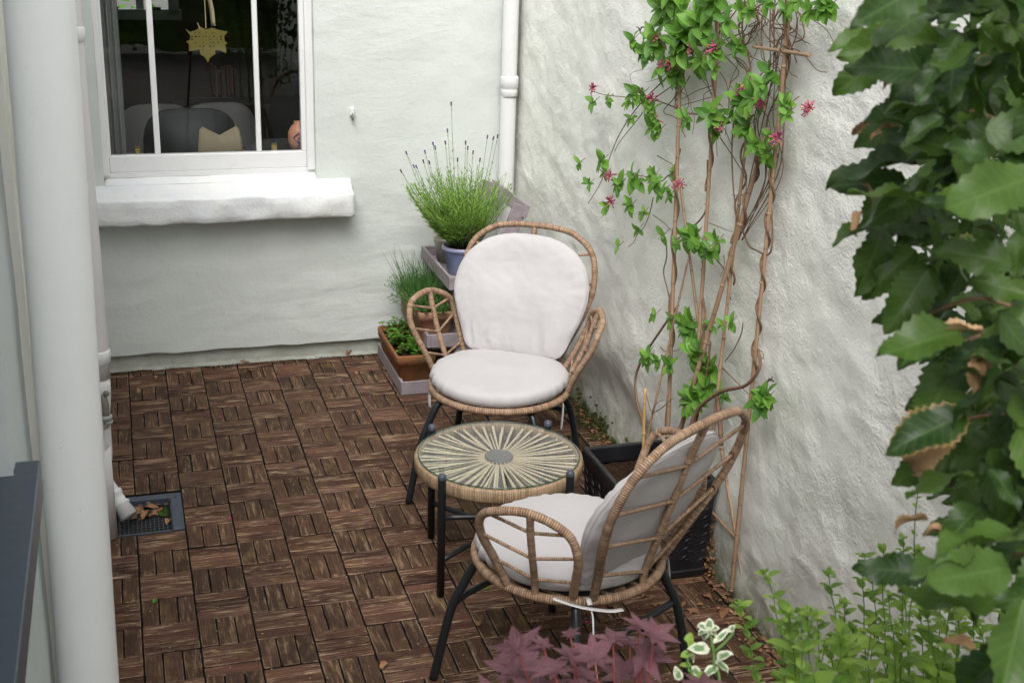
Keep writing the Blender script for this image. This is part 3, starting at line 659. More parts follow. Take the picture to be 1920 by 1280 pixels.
# furniture glimpsed in the room
M_tablew = N('room_table', (.45, .40, .38), .5).m; M_chairw = N('room_chair', (.75, .68, .66), .7).m; M_darkc = N('room_dark', (.012, .012, .014), .6).m
def room_box(name, label, cat, parts):
    pts = [p for _, _, c, h, _ in parts for p in [c]]; t = empty(name, pts[0], label=label, category=cat)
    for pn, mt, c, h, rz in parts:
        b = MB(); b.box(c, h, Matrix.Rotation(rz, 3, 'Z'), bev=.006); P(b, pn, mt, t)
    return t
tc = onY(300, 225, 1.55)
room_box('dining_table', 'grey topped dining table just inside the window', 'table', [('tabletop', M_tablew, (.10, 1.40, .62), (.60, .42, .015), .06)]+[('leg', M_darkc, (.10+sx*.5, 1.40+sy*.34, .18), (.025, .025, .42), 0) for sx in (-1, 1) for sy in (-1, 1)])
def room_chair(c, rz, mt, label):
    t = empty('dining_chair', c, rz, label=label, category='chair')
    b = MB(); b.box((0, 0, .42), (.21, .21, .02), bev=.012); b.build('seat', mt, t)
    b = MB(); K_ = 28; fr = []; bk = []
    for k in range(K_):
        a = 2*math.pi*k/K_; cx_, sx_ = math.cos(a), math.sin(a); x_ = .205*math.copysign(abs(cx_)**.55, cx_); z_ = .235*math.copysign(abs(sx_)**.55, sx_); fr.append(b.vert((x_, .20+.10*(.5+z_)*.3-.018+.25*x_*x_, .67+z_))); bk.append(b.vert((x_, .20+.10*(.5+z_)*.3+.018+.25*x_*x_, .67+z_)))
    cf = b.vert((0, .188, .67)); cb_ = b.vert((0, .25, .67))
    for k in range(K_): j_ = (k+1) % K_; b.face((fr[k], fr[j_], bk[j_], bk[k])); b.face((cf, fr[j_], fr[k])); b.face((cb_, bk[k], bk[j_]))
    b.build('backrest', mt, t)
    for sx in (-1, 1):
        for sy in (-1, 1): b = MB(); b.tube([(sx*.18, sy*.18, .41), (sx*.20, sy*.20, 0)], .014, 8, smooth=False); b.build('leg', M_darkc, t)
    return t
room_chair((.60, 1.95, -.08), R(8), M_chairw, 'grey upholstered dining chair behind the middle window pane')
room_chair((.24, 1.92, -.08), R(2), M_chairw, 'second grey dining chair left of the glazing bar beyond the table')
room_chair((.33, .80, .14), R(180), M_darkc, 'dark dining chair with its back to the window')
t = empty('bookshelf', (1.0, 3.6, .2), label='low dark bookshelf with red and orange books in the room', category='bookshelf')
b = MB(); b.box((1.0, 3.7, .25), (.6, .16, .35)); P(b, 'shelf', M_darkc, t)
sp = onY(415, 150, 3.5)
for i in range(7):
    col = [(.30, .06, .03), (.40, .15, .04), (.14, .03, .03), (.30, .18, .08)][i % 4]; nm = 'book_%d' % (i % 4); mt = bpy.data.materials.get(nm) or N(nm, col, .6).m
    b = MB(); b.box((sp.x-.06+i*.024, 3.5, sp.z+U(-.02, .01)), (U(.007, .012), .07, U(.065, .095))); tag(b.build('book', mt), 'thin upright book in the red and orange row inside the dark room', 'book', 'books on the shelf in the room')
b = MB(); grid_mesh(b, lin(0, 1, .02), lin(.86, 2.2, .1), lambda u, z: (OX0+.012+.085*u, WY+.19+.014*math.sin(u*22), z)); tag(b.build('reflection_strip', N('reflection_grey', (.30, .28, .27), .85).m), 'grey brown folded strip standing in for the pipe reflection in the left pane', 'reflection_strip')  # added strip inside the room, imitates the pipe reflection in the pane
# gold card star hanging inside the glass, on a ribbon
Ys = FY+.065; cS = onY(387, 68, Ys)
t = empty('star_ornament', cS, label='gold cut card ornament with pointed edge hanging inside the window', category='ornament')
out = [(-.93, -.34), (-.72, -.18), (-.42, -.56+.28), (-.28, -.42), (0, -.30), (.30, -.38), (.52, -.28), (.98, -.20), (.80, .02), (.82, .22), (.95, .33), (.84, .38), (.86, .78), (.60, .66), (.36, .64), (.36, .82), (.14, .96), (0, 1.2), (-.12, .96), (-.30, .84), (-.34, .60), (-.50, .64), (-.82, .68), (-.80, .36), (-.92, .26), (-.76, .18), (-.72, -.02)]
rad = .088
b = MB(); f1 = [b.vert(cS+V((x*rad, -.0012, -z*rad-.0))) for x, z in out]; f2 = [b.vert(cS+V((x*rad, .0012, -z*rad))) for x, z in out]
b.face(f1[::-1], 0, False); b.face(f2, 0, False)
for i in range(len(out)): j = (i+1) % len(out); b.face((f1[i], f1[j], f2[j], f2[i]), 0, False)
P(b, 'card', M_gold, t)
b = MB()
for row, z in enumerate((-.16, .02, .14, .30, .46)):
    for k in range(-4, 5):
        if (row, k) in ((0, -4), (0, 4), (4, -4), (4, -3), (4, 3), (4, 4), (3, -4), (3, 4), (2, -1)): continue
        if rn.random() < .3: continue
        b.box(cS+V((k*.0145+rn.uniform(-.002, .002), -.0022, -z*rad)), (rn.uniform(.0015, .0045), .0004, rn.uniform(.0015, .0032)))
P(b, 'lettering', M_ink, t)
b = MB(); b.tube([cS+V((0, 0, .030)), cS+V((0, 0, .5)), cS+V((.002, 0, .75))], .0022, 6); b.tube([cS+V((.030, .004, .04)), cS+V((.024, .006, .12)), cS+V((.0, .006, .22))], .013, 6, flat=.12); b.tube([cS+V((-.024, 0, .026)), cS+V((-.032, 0, .052))], .002, 5); P(b, 'ribbon', N('ribbon', (.50, .36, .22), .7).m, t)
# orange vase with blue lines at the right hand pane
vc = onY(560, 258, FY+.14)
t = empty('orange_vase', (vc.x, vc.y, .82), label='round orange vase with blue line drawing inside the right window pane', category='vase')
b = MB(); prof = [(.02, -.055), (.036, -.045), (.046, -.01), (.044, .025), (.030, .05), (.018, .06), (.02, .07)]; b.lathe([(r, z) for r, z in prof], vc, 28); P(b, 'body', N('orange_glaze', (.62, .25, .14), .4).m, t)
b = MB()
for k in range(5):
    a = -1.9+k*.35; b.tube([vc+V((.0475*math.cos(a+.25*math.sin(q*1.3+k)), .0475*math.sin(a+.25*math.sin(q*1.3+k)), -.035+q*.011)) for q in range(7)], .0022, 5)
P(b, 'blue_lines', N('cobalt', (.02, .04, .22), .4).m, t)
# pale cloth bag on the chair
bc = onY(412, 262, .55); b = MB()
ids = []
for i in range(13):
    x = -.085+i*.17/12; top = .05+.045*abs(i-6)/6-(.02 if abs(i-6) > 5 else 0); ids.append((b.vert(bc+V((x, 0, top-.03))), b.vert(bc+V((x*1.1, -.02, -.02))), b.vert(bc+V((x*1.15, -.01, -.12)))))
for i in range(12):
    for q in range(2): b.face((ids[i][q], ids[i][q+1], ids[i+1][q+1], ids[i+1][q]))
o = b.build('cloth_bag', N('beige_cloth', (.34, .26, .17), .8).m); so_ = o.modifiers.new('s', 'SOLIDIFY'); so_.thickness = .02; tag(o, 'beige cloth bag with scooped top behind the middle pane', 'bag')

# ================================================================== RATTAN CHAIRS
RH = .374
def build_chair():
    t = empty('rattan_chair', (0, 0, 0))
    ca, cb = .2325, .2375
    b = MB(); b.tube([(ca*math.cos(q), cb*math.sin(q), RH) for q in [2*math.pi*i/48 for i in range(48)]], .0125, 10, closed=True, step=.0029, wrap=.93, smooth=False, rv=1); b.build('seat_ring', M_wick, t)
    # woven bands under the cushion
    b = MB()
    for k in range(-2, 3):
        x = k*.085; yy = cb*math.sqrt(max(0, 1-(x/ca)**2)); b.tube([(x, -yy, RH), (x, 0, RH-.008), (x, yy, RH)], .005, 6, wrap=.93, step=.003)
    b.build('seat_webbing', M_wick, t)
    hoop = [(.135, .191, .377), (.172, .230, .470), (.221, .276, .580), (.240, .311, .676), (.219, .347, .773), (.150, .368, .829), (.075, .375, .845)]
    path = hoop+[(0, .376, .848)]+[(-x, y, z) for x, y, z in hoop[::-1]]
    b = MB(); b.tube(path, .0112, 10, step=.0029, wrap=.93, rv=2); b.build('back_frame', M_wick, t)
    spn = [(0, .237, .372), (0, .239, .418), (0, .270, .520), (0, .304, .628), (0, .333, .727), (0, .376, .845)]
    b = MB(); b.tube(spn, .0098, 10, step=.0029, wrap=.93, rv=3); b.build('back_spine', M_wick, t)
    J = [(.217, .348, .773), (.239, .310, .676), (.221, .276, .580), (.172, .230, .470)]; Nn = spn[4:0:-1]
    for j, n in zip(J, Nn):
        for s in (-1, 1):
            a = V(n); c = V((j[0]*s, j[1], j[2])); m_ = a.lerp(c, .5)
            b = MB(); b.tube([a, m_, c], .0050, 8, step=.0029, wrap=.93, rv=4+j[2]); b.tube([c-V((s*.010, 0, 0)), c+V((s*.001, 0, 0))], .0085, 8, smooth=False); b.build('back_rib', M_wick, t)
    af = [(.231, .007, .375), (.269, -.007, .461), (.314, -.010, .543), (.331, .004, .596), (.334, .050, .628), (.305, .131, .640), (.262, .204, .602), (.243, .224, .540), (.205, .190, .450), (.169, .157, .379)]
    an = [(.217, .080, .376), (.228, .086, .425), (.262, .106, .501), (.287, .118, .581), (.305, .131, .637)]
    rf = [(.330, .022, .613), (.314, -.010, .543), (.269, -.007, .461)]; rb = [(.258, .208, .597), (.243, .226, .540), (.203, .186, .447)]
    for s in (-1, 1):
        mi = lambda L: [(x*s, y, z) for x, y, z in L]
        b = MB(); b.tube(mi(af), .0110, 10, step=.0029, wrap=.93, rv=5+s); b.build('arm_frame', M_wick, t)
        b = MB(); b.tube(mi(an), .0095, 10, step=.0029, wrap=.93, rv=7+s); b.build('arm_spine', M_wick, t)
        for k in range(3):
            n = V(mi([an[3-k]])[0])
            for e in (V(mi([rf[k]])[0]), V(mi([rb[k]])[0])):
                b = MB(); b.tube([n, n.lerp(e, .5), e], .0046, 8, step=.0029, wrap=.93, rv=k+9+s); b.build('arm_rib', M_wick, t)
    q = .7071
    for sx in (-1, 1):
        for sy in (-1, 1):
            b = MB(); b.tube([(sx*q*r, sy*q*r, z) for r, z in ((.165, .352), (.195, .356), (.228, .347), (.247, .318), (.262, .286), (.295, .206), (.337, .004))], .0118, 12, step=.012); b.build('leg', M_black, t)
    for sy in (-1, 1):
        r = .280*q; b = MB(); b.tube([(-r, sy*r, .235), (-r*.8, sy*(r+.004), .238), (r*.8, sy*(r+.004), .238), (r, sy*r, .235)], .0095, 10, step=.02, smooth=False); b.build('brace', M_black, t)
    b = MB(); b.tube([(.165*math.cos(2*math.pi*i/32), .165*math.sin(2*math.pi*i/32), .353) for i in range(32)], .009, 8, closed=True, smooth=False); b.build('leg_ring', M_black, t)
    return t
def seat_cushion(name, seed, tie):
    """round box cushion, with seam, puckers and two tape ties"""
    t = empty(name, (0, 0, 0)); rx, ry, T, zb = .232, .232, .058, RH+.012; b = MB(); n = 96
    rows = []
    prof = [(0, 1.0), (.25, 1.0), (.5, .99), (.7, .975), (.85, .94), (.93, .885), (.975, .80), (.997, .67), (1.006, .50), (.998, .34), (.982, .22), (.955, .12), (.90, .05), (.7, .01), (.4, 0), (0, 0)]
    for i, (r, z) in enumerate(prof):
        row = []
        for k in range(n):
            a = 2*math.pi*k/n; p = V((rx*r*math.cos(a), ry*r*math.sin(a)-.004, 0))
            d = fbm(V((p.x*6+seed, p.y*6, r)), 3)*.006
            pk = .0050*math.sin(a*37+seed+3*fbm(V((math.cos(a)*3, math.sin(a)*3, seed)), 2))*sstep(.8, .97, r)*(1 if .15 < z < .9 else .3)*max(0, fbm(V((math.cos(a)*4, math.sin(a)*4, seed+9)), 2)+.6)
            rr = 1+pk/.22*1.0
            zz_ = zb+T*z+d*(.6 if z > .5 else .2)+.006*(1-min(1, r))*(z > .5)-.012*max(0, math.cos(a+1.57))*r*(1 if z < .5 else 1)*.6
            row.append(b.vert((p.x*rr, p.y*rr, zz_), (r, z, 0)))
        rows.append(row)
    for i in range(len(rows)-1):
        for k in range(n): b.face((rows[i][k], rows[i+1][k], rows[i+1][(k+1) % n], rows[i][(k+1) % n]))
    o = b.build('cover', M_cloth, t)
    for idx in (11,):
        b2 = MB(); b2.tube([V(b.v[rows[idx][k]])*1.0+V((0, 0, .0004)) for k in range(0, n, 2)], .0018, 5, closed=True, step=.01); b2.build('piping', M_cloth if idx == 5 else M_seam, t)
    for L in tie: 
        b2 = MB(); b2.tube(L, .0075, 6, flat=.14, step=.008); b2.build('tie', M_tape, t)
    return t
def back_cushion(name, seed):
    t = empty(name, (0, 0, 0))
    SX = 1.05; up = V((0, .372, .928)); nr = V((0, -.928, .372)); org = V((0, .158, .433))
    oc = []
    base = [(0, 0), (.10, .001), (.150, .006), (.171, .028), (.188, .075), (.209, .130), (.225, .185), (.229, .225), (.224, .275), (.206, .325), (.174, .368), (.130, .400), (.080, .418), (.035, .424), (0, .425)]
    pts = catmull([V((x*SX, v, 0)) for x, v in base]+[V((-x*SX, v, 0)) for x, v in base[-2:0:-1]], True, 6); pts = resample(pts, .012, True); n = len(pts); cen = V((0, .21, 0))
    b = MB(); rows = []
    T_ = .034 if seed < 5 else .027
    prof0 = [(0, 1), (.25, .99), (.5, .95), (.7, .86), (.84, .72), (.93, .55), (.98, .38), (1.0, .16), (1.0, -.16), (.98, -.38), (.93, -.55), (.84, -.72), (.7, -.86), (.5, -.95), (.25, -.99), (0, -1)]
    prof = []
    for (ra, ha), (rb_, hb_) in zip(prof0, prof0[1:]):
        kk = 7 if abs(rb_-ra) > .12 and ha > 0 else (3 if abs(rb_-ra) > .04 else 2)
        prof += [(ra+(rb_-ra)*q/kk, ha+(hb_-ha)*q/kk) for q in range(kk)]
    prof.append(prof0[-1]); iA = max(i for i, (r, h) in enumerate(prof) if h >= .16-1e-6); iB = iA+2
    rc = random.Random(int(seed*10)); CR = []
    for q in range(26):        # short creases: pleats from the bottom seam, arcs under the top, a few across the middle
        if q < 13: x_ = rc.uniform(-.16, .16); CR.append((x_, .0, x_+rc.uniform(-.02, .02), rc.uniform(.04, .13), rc.uniform(.0018, .0042), rc.uniform(.005, .010)))
        elif q < 20: a_ = rc.uniform(.3, 2.8); x_, v_ = .20*math.cos(a_), .215+.19*math.sin(a_); CR.append((x_, v_, x_*rc.uniform(.5, .8)+rc.uniform(-.03, .03), v_-rc.uniform(.02, .06), rc.uniform(.0012, .0026), rc.uniform(.006, .012)))
        else: x_, v_ = rc.uniform(-.14, .1), rc.uniform(.08, .36); CR.append((x_, v_, x_+rc.uniform(.04, .10), v_+rc.uniform(-.05, .02), rc.uniform(.0008, .0018), rc.uniform(.007, .012)))
    def crease(x_, v_):
        o_ = 0
        for (xa, va, xb, vb_, dp, wd) in CR:
            dx, dv = xb-xa, vb_-va; L2 = dx*dx+dv*dv; q = max(0, min(1, ((x_-xa)*dx+(v_-va)*dv)/L2)); d_ = math.hypot(x_-xa-q*dx, v_-va-q*dv)
            if d_ < 3.2*wd: e_ = math.sin(math.pi*min(1, .15+q*.85)) if q < 1 else 0; o_ += dp*e_*(math.exp(-(d_/wd)**2)-.55*math.exp(-((d_-1.6*wd)/wd)**2))
        return -o_
    for r, h in prof:
        row = []
        for k in range(n):
            q = pts[k]; d = cen+(q-cen)*r; T = T_
            wr = .0055*fbm(V((d.x*8+seed, d.y*8, h)), 3)
            low = sstep(.16, .0, d.y)
            wr += .0050*low*math.sin(d.x*62+2.5*fbm(V((d.x*6, d.y*3, seed)), 2))*(1 if h > 0 else .5)*max(0, .5+fbm(V((d.x*5, seed, 1)), 2))
            wr += .003*sstep(.6, .95, r)*math.sin(k*1.7+3*fbm(V((d.x*9, d.y*9, seed)), 2))*max(0, fbm(V((d.x*5, d.y*5, seed+4)), 2)+.2)
            if h > .1: wr += crease(d.x, d.y)*(.75+.5*low)
            th = T*h*(1-.25*low)
            bow = .030*((d.y-.2)/.2)**2*(1 if d.y > .2 else .2)-.022*(d.x/.22)**2*0   # leans back over the hoop
            row.append(b.vert(org+V((d.x, 0, 0))+up*(d.y)+nr*(th+wr*(1 if abs(h) > .3 else .3)+.018*(d.x/.22)**2), (r, h, 0)))
        rows.append(row)
    for i in range(len(rows)-1):
        for k in range(n): b.face((rows[i][k], rows[i+1][k], rows[i+1][(k+1) % n], rows[i][(k+1) % n]))
    b.build('cover', M_cloth, t)
    for idx in (iA, iB):
        b2 = MB(); b2.tube([V(b.v[rows[idx][k]]) for k in range(0, n, 2)], .0016, 5, closed=True, step=.01); b2.build('piping', M_seam if idx == iB else M_cloth, t)
    return t
chB = build_chair(); tag(chB, 'rattan armchair with back to the corner, facing the little glass table', 'armchair', 'pair of rattan chairs')
chB.location = (1.2123, -1.2226, 0); chB.rotation_euler = (0, 0, -.5888)
chF = copy_tree(chB); tag(chF, 'nearer rattan armchair seen from behind, beside the black planter', 'armchair', 'pair of rattan chairs')
chF.location = (1.05, -2.385, 0); chF.rotation_euler = (0, 0, -2.6066)
tieB = [[(-.200, -.11, RH+.01), (-.208, -.125, RH-.02), (-.205, -.13, RH-.06)], [(.225, -.04, RH+.01), (.236, -.05, RH-.03), (.232, -.045, RH-.11)]]
o = seat_cushion('seat_cushion', 1.3, tieB); tag(o, 'round off white seat cushion on the chair in the corner', 'cushion'); o.location = chB.location; o.rotation_euler = chB.rotation_euler
o = back_cushion('back_cushion', 2.1); tag(o, 'oval off white back cushion facing us on the far chair', 'cushion'); o.location = chB.location; o.rotation_euler = chB.rotation_euler
tieF = [[(.150, .185, RH+.012), (.165, .200, RH+.02), (.172, .212, RH+.012)], [(.235, .150, RH+.030), (.195, .200, RH+.012), (.142, .245, RH-.002), (.110, .262, RH-.004)], [(-.175, .165, RH+.012), (-.196, .172, RH-.03), (-.205, .180, RH-.125)]]
o = seat_cushion('seat_cushion', 5.7, tieF); tag(o, 'round off white seat cushion on the nearer chair', 'cushion'); o.location = chF.location; o.rotation_euler = chF.rotation_euler
b2 = MB(); b2.tube([(.172, .212, RH+.006), (.185, .232, RH-.01), (.215, .262, RH-.06), (.225, .285, RH-.13)], .0022, 6); b2.build('cord', M_tape, o)
o = back_cushion('back_cushion', 8.4); tag(o, 'oval back cushion seen from behind through the nearer chair frame', 'cushion'); o.location = chF.location+Matrix.Rotation(-2.6066, 3, 'Z') @ V((0, .016, -.016)); o.scale = (.95, 1, .97); o.rotation_euler = chF.rotation_euler

# ================================================================== GLASS TABLE
TX, TY, TZ, TR = 1.0548, -1.7478, .368, .2416
t = empty('round_table', (TX, TY, 0), label='low round rattan table with radiating cords under a glass top', category='table')
def pt(a, r, z): return (r*math.cos(a), r*math.sin(a), z)
b = MB(); n = 180
rows = []
for r, z in ((TR-.006, TZ-.003), (TR+.006, TZ-.001), (TR+.0105, TZ-.008), (TR+.0105, TZ-.037), (TR+.005, TZ-.044), (TR-.006, TZ-.042), (TR-.008, TZ-.01)):
    rows.append([b.vert(pt(2*math.pi*k/n, r+.0008*(k % 2), z), (2*math.pi*k/n*TR, z, 4)) for k in range(n)])
for i in range(len(rows)):
    for k in range(n): A, B_ = rows[i], rows[(i+1) % len(rows)]; b.face((A[k], B_[k], B_[(k+1) % n], A[(k+1) % n]))
b.build('woven_rim', M_wick2, t)
b = MB(); ns = 46; rs = random.Random(2)
for k in range(ns):
    a = 2*math.pi*k/ns+rs.uniform(-.01, .01); off = (.10 if k % 2 else -.10)
    p0_ = V(pt(a, TR-.004, TZ-.010-(.004 if k % 2 else 0))); p1_ = V(pt(a+off, .040, TZ-.012-(.004 if k % 2 else 0)))
    b.tube([p0_, p0_.lerp(p1_, .5)-V((0, 0, .002)), p1_], lambda q: .0050-.0026*q, 6, flat=.45, rv=k)
    p0_ = V(pt(a+.03, TR-.004, TZ-.036)); p1_ = V(pt(a+.02, .040, TZ-.018)); b.tube([p0_, p0_.lerp(p1_, .5), p1_], .0030, 5, flat=.5, rv=k+.5)
b.build('cord_web', M_cord, t)
b = MB(); b.lathe([(.0415, -.016), (.0425, -.012), (.0425, -.005), (.040, -.003)], (0, 0, TZ), 40); b.build('centre_disc', N('grey_disc', (.10, .10, .10), .5).m, t)
b = MB(); b.lathe([(TR-.0005, .0005), (TR-.0005, .0045)], (0, 0, TZ), 120); b.build('glass_top', M_tglass, t)
g_ = t.children[-1] if len(t.children) else None
b = MB(); b.tube([pt(2*math.pi*k/96, TR, TZ+.0025) for k in range(96)], .0018, 6, closed=True, step=.02, smooth=False); b.build('glass_edge', M_tedge, t)
for a in (20, 110, 200, 290):
    b = MB(); b.lathe([(.010, -.004), (.010, .0)], pt(R(a), TR-.035, TZ), 16); b.build('glass_pad', glass_mat('pad_%d' % a, (.75, .8, .78), .3), t)
LA = (37, 127, 215, 306); LR = .259
for a in LA:
    x, y, _ = pt(R(a), LR, 0); b = MB(); b.lathe([(.0115, .004), (.0118, .38), (.0112, .386), (.008, .389), (.0001, .39)], (x, y, 0), 18); o = b.build('leg', M_black, t)
    b = MB(); b.lathe([(.0121, .374), (.0124, .378), (.0121, .386), (.0085, .3915), (.0001, .392)], (x, y, 0), 18); b.build('cap', M_anth, o)
    b = MB(); b.lathe([(.0105, -.001), (.0105, .006)], (x, y, 0), 14); b.build('foot', M_black, o)
for a, c, z in ((215, 306, .255), (127, 37, .255), (215, 37, .115), (127, 306, .125)):
    b = MB(); b.tube([pt(R(a), LR, z), pt(R(c), LR, z)], .0085, 10, smooth=False, step=.05); b.build('brace', M_black, t)

# ================================================================== PLANT STAND IN THE CORNER
t = empty('plant_stand', (1.3, -.06, 0), label='mauve grey stepped wooden plant stand in the corner behind the far chair', category='plant stand')
Y0, Y1 = -.325, .175
def tray(x0, x1, z, h):
    tt = .006
    b = MB(); b.box(((x0+x1)/2, (Y0+Y1)/2, z+.006), ((x1-x0)/2-.008, (Y1-Y0)/2-.008, .005), bev=.001)
    for (cx_, cy_, hx, hy) in (((x0+x1)/2, Y0+tt, (x1-x0)/2, tt), ((x0+x1)/2, Y1-tt, (x1-x0)/2, tt), (x0+tt, (Y0+Y1)/2, tt, (Y1-Y0)/2-2*tt-.0003), (x1-tt, (Y0+Y1)/2, tt, (Y1-Y0)/2-2*tt-.0003)): b.box((cx_, cy_, z+h/2), (hx, hy, h/2), bev=.0012)
    P(b, 'tray', M_stand, t)
tray(1.066, 1.250, .003, .055); tray(1.172, 1.360, .200, .030+.025); tray(1.262, 1.450, .440, .055)
for yy in (Y0+.020, Y1-.020):
    b = MB()
    A_, B_ = V((1.262, yy, .0)), V((1.560, yy, .775)); d = (B_-A_).normalized(); ang = math.atan2(d.x, d.z)
    b.box((A_+B_)/2+V((.0, 0, 0)), (.030, .009, (B_-A_).length/2), Matrix.Rotation(ang, 3, 'Y'), bev=.001); P(b, 'side_rail', M_stand, t)
b = MB(); b.box((1.578, (Y0+Y1)/2, .752), (.009, (Y1-Y0)/2, .026), Matrix.Rotation(.35, 3, 'Y'), bev=.001); P(b, 'top_rail', M_stand, t)
for z, x in ((.22, 1.365), (.46, 1.455)):
    b = MB(); b.box((x, (Y0+Y1)/2, z), (.008, (Y1-Y0)/2-.03, .02), bev=.001); P(b, 'cross_rail', M_stand, t)

def trough(name, x0, x1, y0, y1, z0, z1, tp, mat, label):
    """tapering rectangular terracotta trough with rim band"""
    t = empty(name, ((x0+x1)/2, (y0+y1)/2, z0), label=label, category='planter'); b = MB(); cxx, cyy = (x0+x1)/2, (y0+y1)/2; hx, hy = (x1-x0)/2, (y1-y0)/2
    def ring(k, z, rad=.014):
        out = []
        for qx, qy, a0_ in ((1, 1, 0), (-1, 1, 90), (-1, -1, 180), (1, -1, 270)):
            for s in range(4): a = R(a0_+s*30); out.append(b.vert((cxx+qx*(hx*1-k-rad)+rad*math.cos(a), cyy+qy*(hy-k-rad)+rad*math.sin(a), z), (0, 0, 0)))
        return out
    H = z1-z0; L = [(tp, z0), (tp-.001, z0+.003), (.0075, z1-H*.28), (.001, z1-H*.26), (0, z1-.006), (.002, z1), (.009, z1), (.011, z1-.005), (.012, z1-.03), (.016, z1-.05)]
    rows = [ring(k, z) for k, z in L]
    for i in range(len(rows)-1):
        for k in range(16): b.face((rows[i][k], rows[i][(k+1) % 16], rows[i+1][(k+1) % 16], rows[i+1][k]), 0, True)
    b.face(rows[0][::-1], 0, False); P(b, 'body', mat, t)
    o = t.children[0] if t.children else None
    b = MB(); grid_mesh(b, lin(x0+.012, x1-.012, .012), lin(y0+.012, y1-.012, .012), lambda x, y: (x, y, z1-.022+.010*fbm(V((x*30, y*30, 1)), 3))); P(b, 'compost', M_soil, t)
    return t
trough('terracotta_trough', 1.054, 1.222, -.292, .120, .014, .158, .024, M_terra, 'reddish terracotta trough with mint on the lowest step of the stand'); 
trough('terracotta_trough', 1.146, 1.300, -.290, .125, .214, .338, .020, M_terra2, 'pale terracotta trough with chives and thyme on the middle step')
t = empty('blue_pot', (1.372, -.115, .452), label='round lilac blue glazed pot holding the lavender', category='plant pot')
b = MB(); b.lathe([(.058, 0), (.064, .004), (.078, .098), (.080, .100), (.087, .101), (.0885, .108), (.087, .118), (.080, .119), (.077, .110), (.074, .09)], (1.372, -.115, .452), 40); P(b, 'pot', M_glaze, t)
b = MB(); b.lathe([(.0001, .104), (.04, .103), (.077, .100)], (1.372, -.115, .452), 24); P(b, 'compost', M_soil, t)
t = empty('cream_pot', (1.355, .07, .452), label='pale plain pot half hidden behind the blue pot', category='plant pot')
b = MB(); b.lathe([(.045, 0), (.06, .09), (.062, .10), (.056, .10), (.054, .08)], (1.355, .07, .452), 28); P(b, 'pot', paint('cream_clay', (.42, .38, .33), .6), t)

# ================================================================== HERBS
rn = random.Random(11)
def stemline(p, d, L, bend, k=6):
    pts = [V(p)]; d = V(d).normalized()
    for i in range(k): pts.append(pts[-1]+d*(L/k)); d = (d+bend*(1/k)).normalized()
    return pts, d
# lavender
t = empty('lavender', (1.372, -.115, .555), label='bushy green lavender with a few purple flower heads in the blue pot', category='lavender')
bs, bl, bf, bw = MB(), MB(), MB(), MB(); c0 = V((1.372, -.115, .553))
for i in range(46):
    a = U(0, 6.28); r = U(0, .045); bw.tube([c0+V((r*math.cos(a), r*math.sin(a), 0)), c0+V((r*2*math.cos(a), r*2*math.sin(a), .05)), c0+V(((r*2+.05)*math.cos(a+.3), (r*2+.05)*math.sin(a+.3), U(.09, .14)))], .0016, 5, step=.02)
def lav_leaves(pts, a, b_, step, L0):
    tot = len(pts)-1; s = a
    while s < b_:
        i = min(tot-1, int(s*tot)); f = s*tot-i; p = pts[i].lerp(pts[i+1], f); d = (pts[i+1]-pts[i]).normalized(); ph = rn.uniform(0, 6.28)
        for k in range(2):
            side = d.orthogonal().normalized(); side.rotate(Matrix.Rotation(ph+k*math.pi, 3, d)); L = L0*rn.uniform(.6, 1.2)
            leaf(bl, p, (d*rn.uniform(.7, 1.5)+side), -side+d*.4, L, .0046, 'lan', .15*rn.uniform(-1, 1), .1, n=2)
        s += step
for i in range(280):
    a = rn.uniform(0, 6.28); out_ = rn.uniform(0, 1)**.6; p = c0+V((.05*out_*math.cos(a), .05*out_*math.sin(a), .02)); d = V((math.cos(a)*out_*.85-.14, math.sin(a)*out_*.7, 1.0-.22*out_)); L = rn.uniform(.12, .34)*(1.0-.10*out_)
    pts, d2 = stemline(p, d, L, V((0, 0, .55))*out_+rdir(rn)*.15); bs.tube(pts, .0011, 4, step=.03, smooth=False); lav_leaves(pts, .25, 1.0, .062, .034)
for (u, v_, fl) in ((846, 195, 0), (839, 245, 1), (812, 270, 1), (816, 277, 1), (797, 285, 2), (762, 287, 2), (776, 312, 1), (781, 313, 2), (794, 303, 0), (805, 305, 0), (835, 268, 0), (873, 268, 0), (877, 278, 0), (914, 257, 1), (925, 260, 0), (933, 256, 0), (887, 286, 0), (752, 321, 0), (858, 300, 0), (900, 300, 0)):
    dd = rn.uniform(-.06, .06); tip = onY(u, v_, -.115+dd); tgt = c0+V(((tip.x-c0.x)*.45, (tip.y-c0.y)*.5, .12)); mid = tgt.lerp(tip, .55)+V(((tip.x-c0.x)*.05, 0, .01))
    bs.tube([tgt, mid, tip], .0010, 4, step=.02); pts = catmull([tgt, mid, tip], False, 6); lav_leaves(pts, .1, .62, .07, .024)
    dz = (tip-mid).normalized(); mb_ = bf if fl else bs
    for q in range(4): (bf if fl else bw).ball(tip-dz*(.0034*q-.005), .0032 if q else .0038, 6, a=(0, 0, q), sc=(1, 1, 1.2))
    (bw).ball(tip-dz*.022, .0022, 5)
    if fl: P(bf, 'flower_head', M_lavf, t); bf = MB()
P(bw, 'woody_base', M_bud, t); P(bs, 'stem', M_gstem, t); P(bl, 'foliage', M_lav, t)
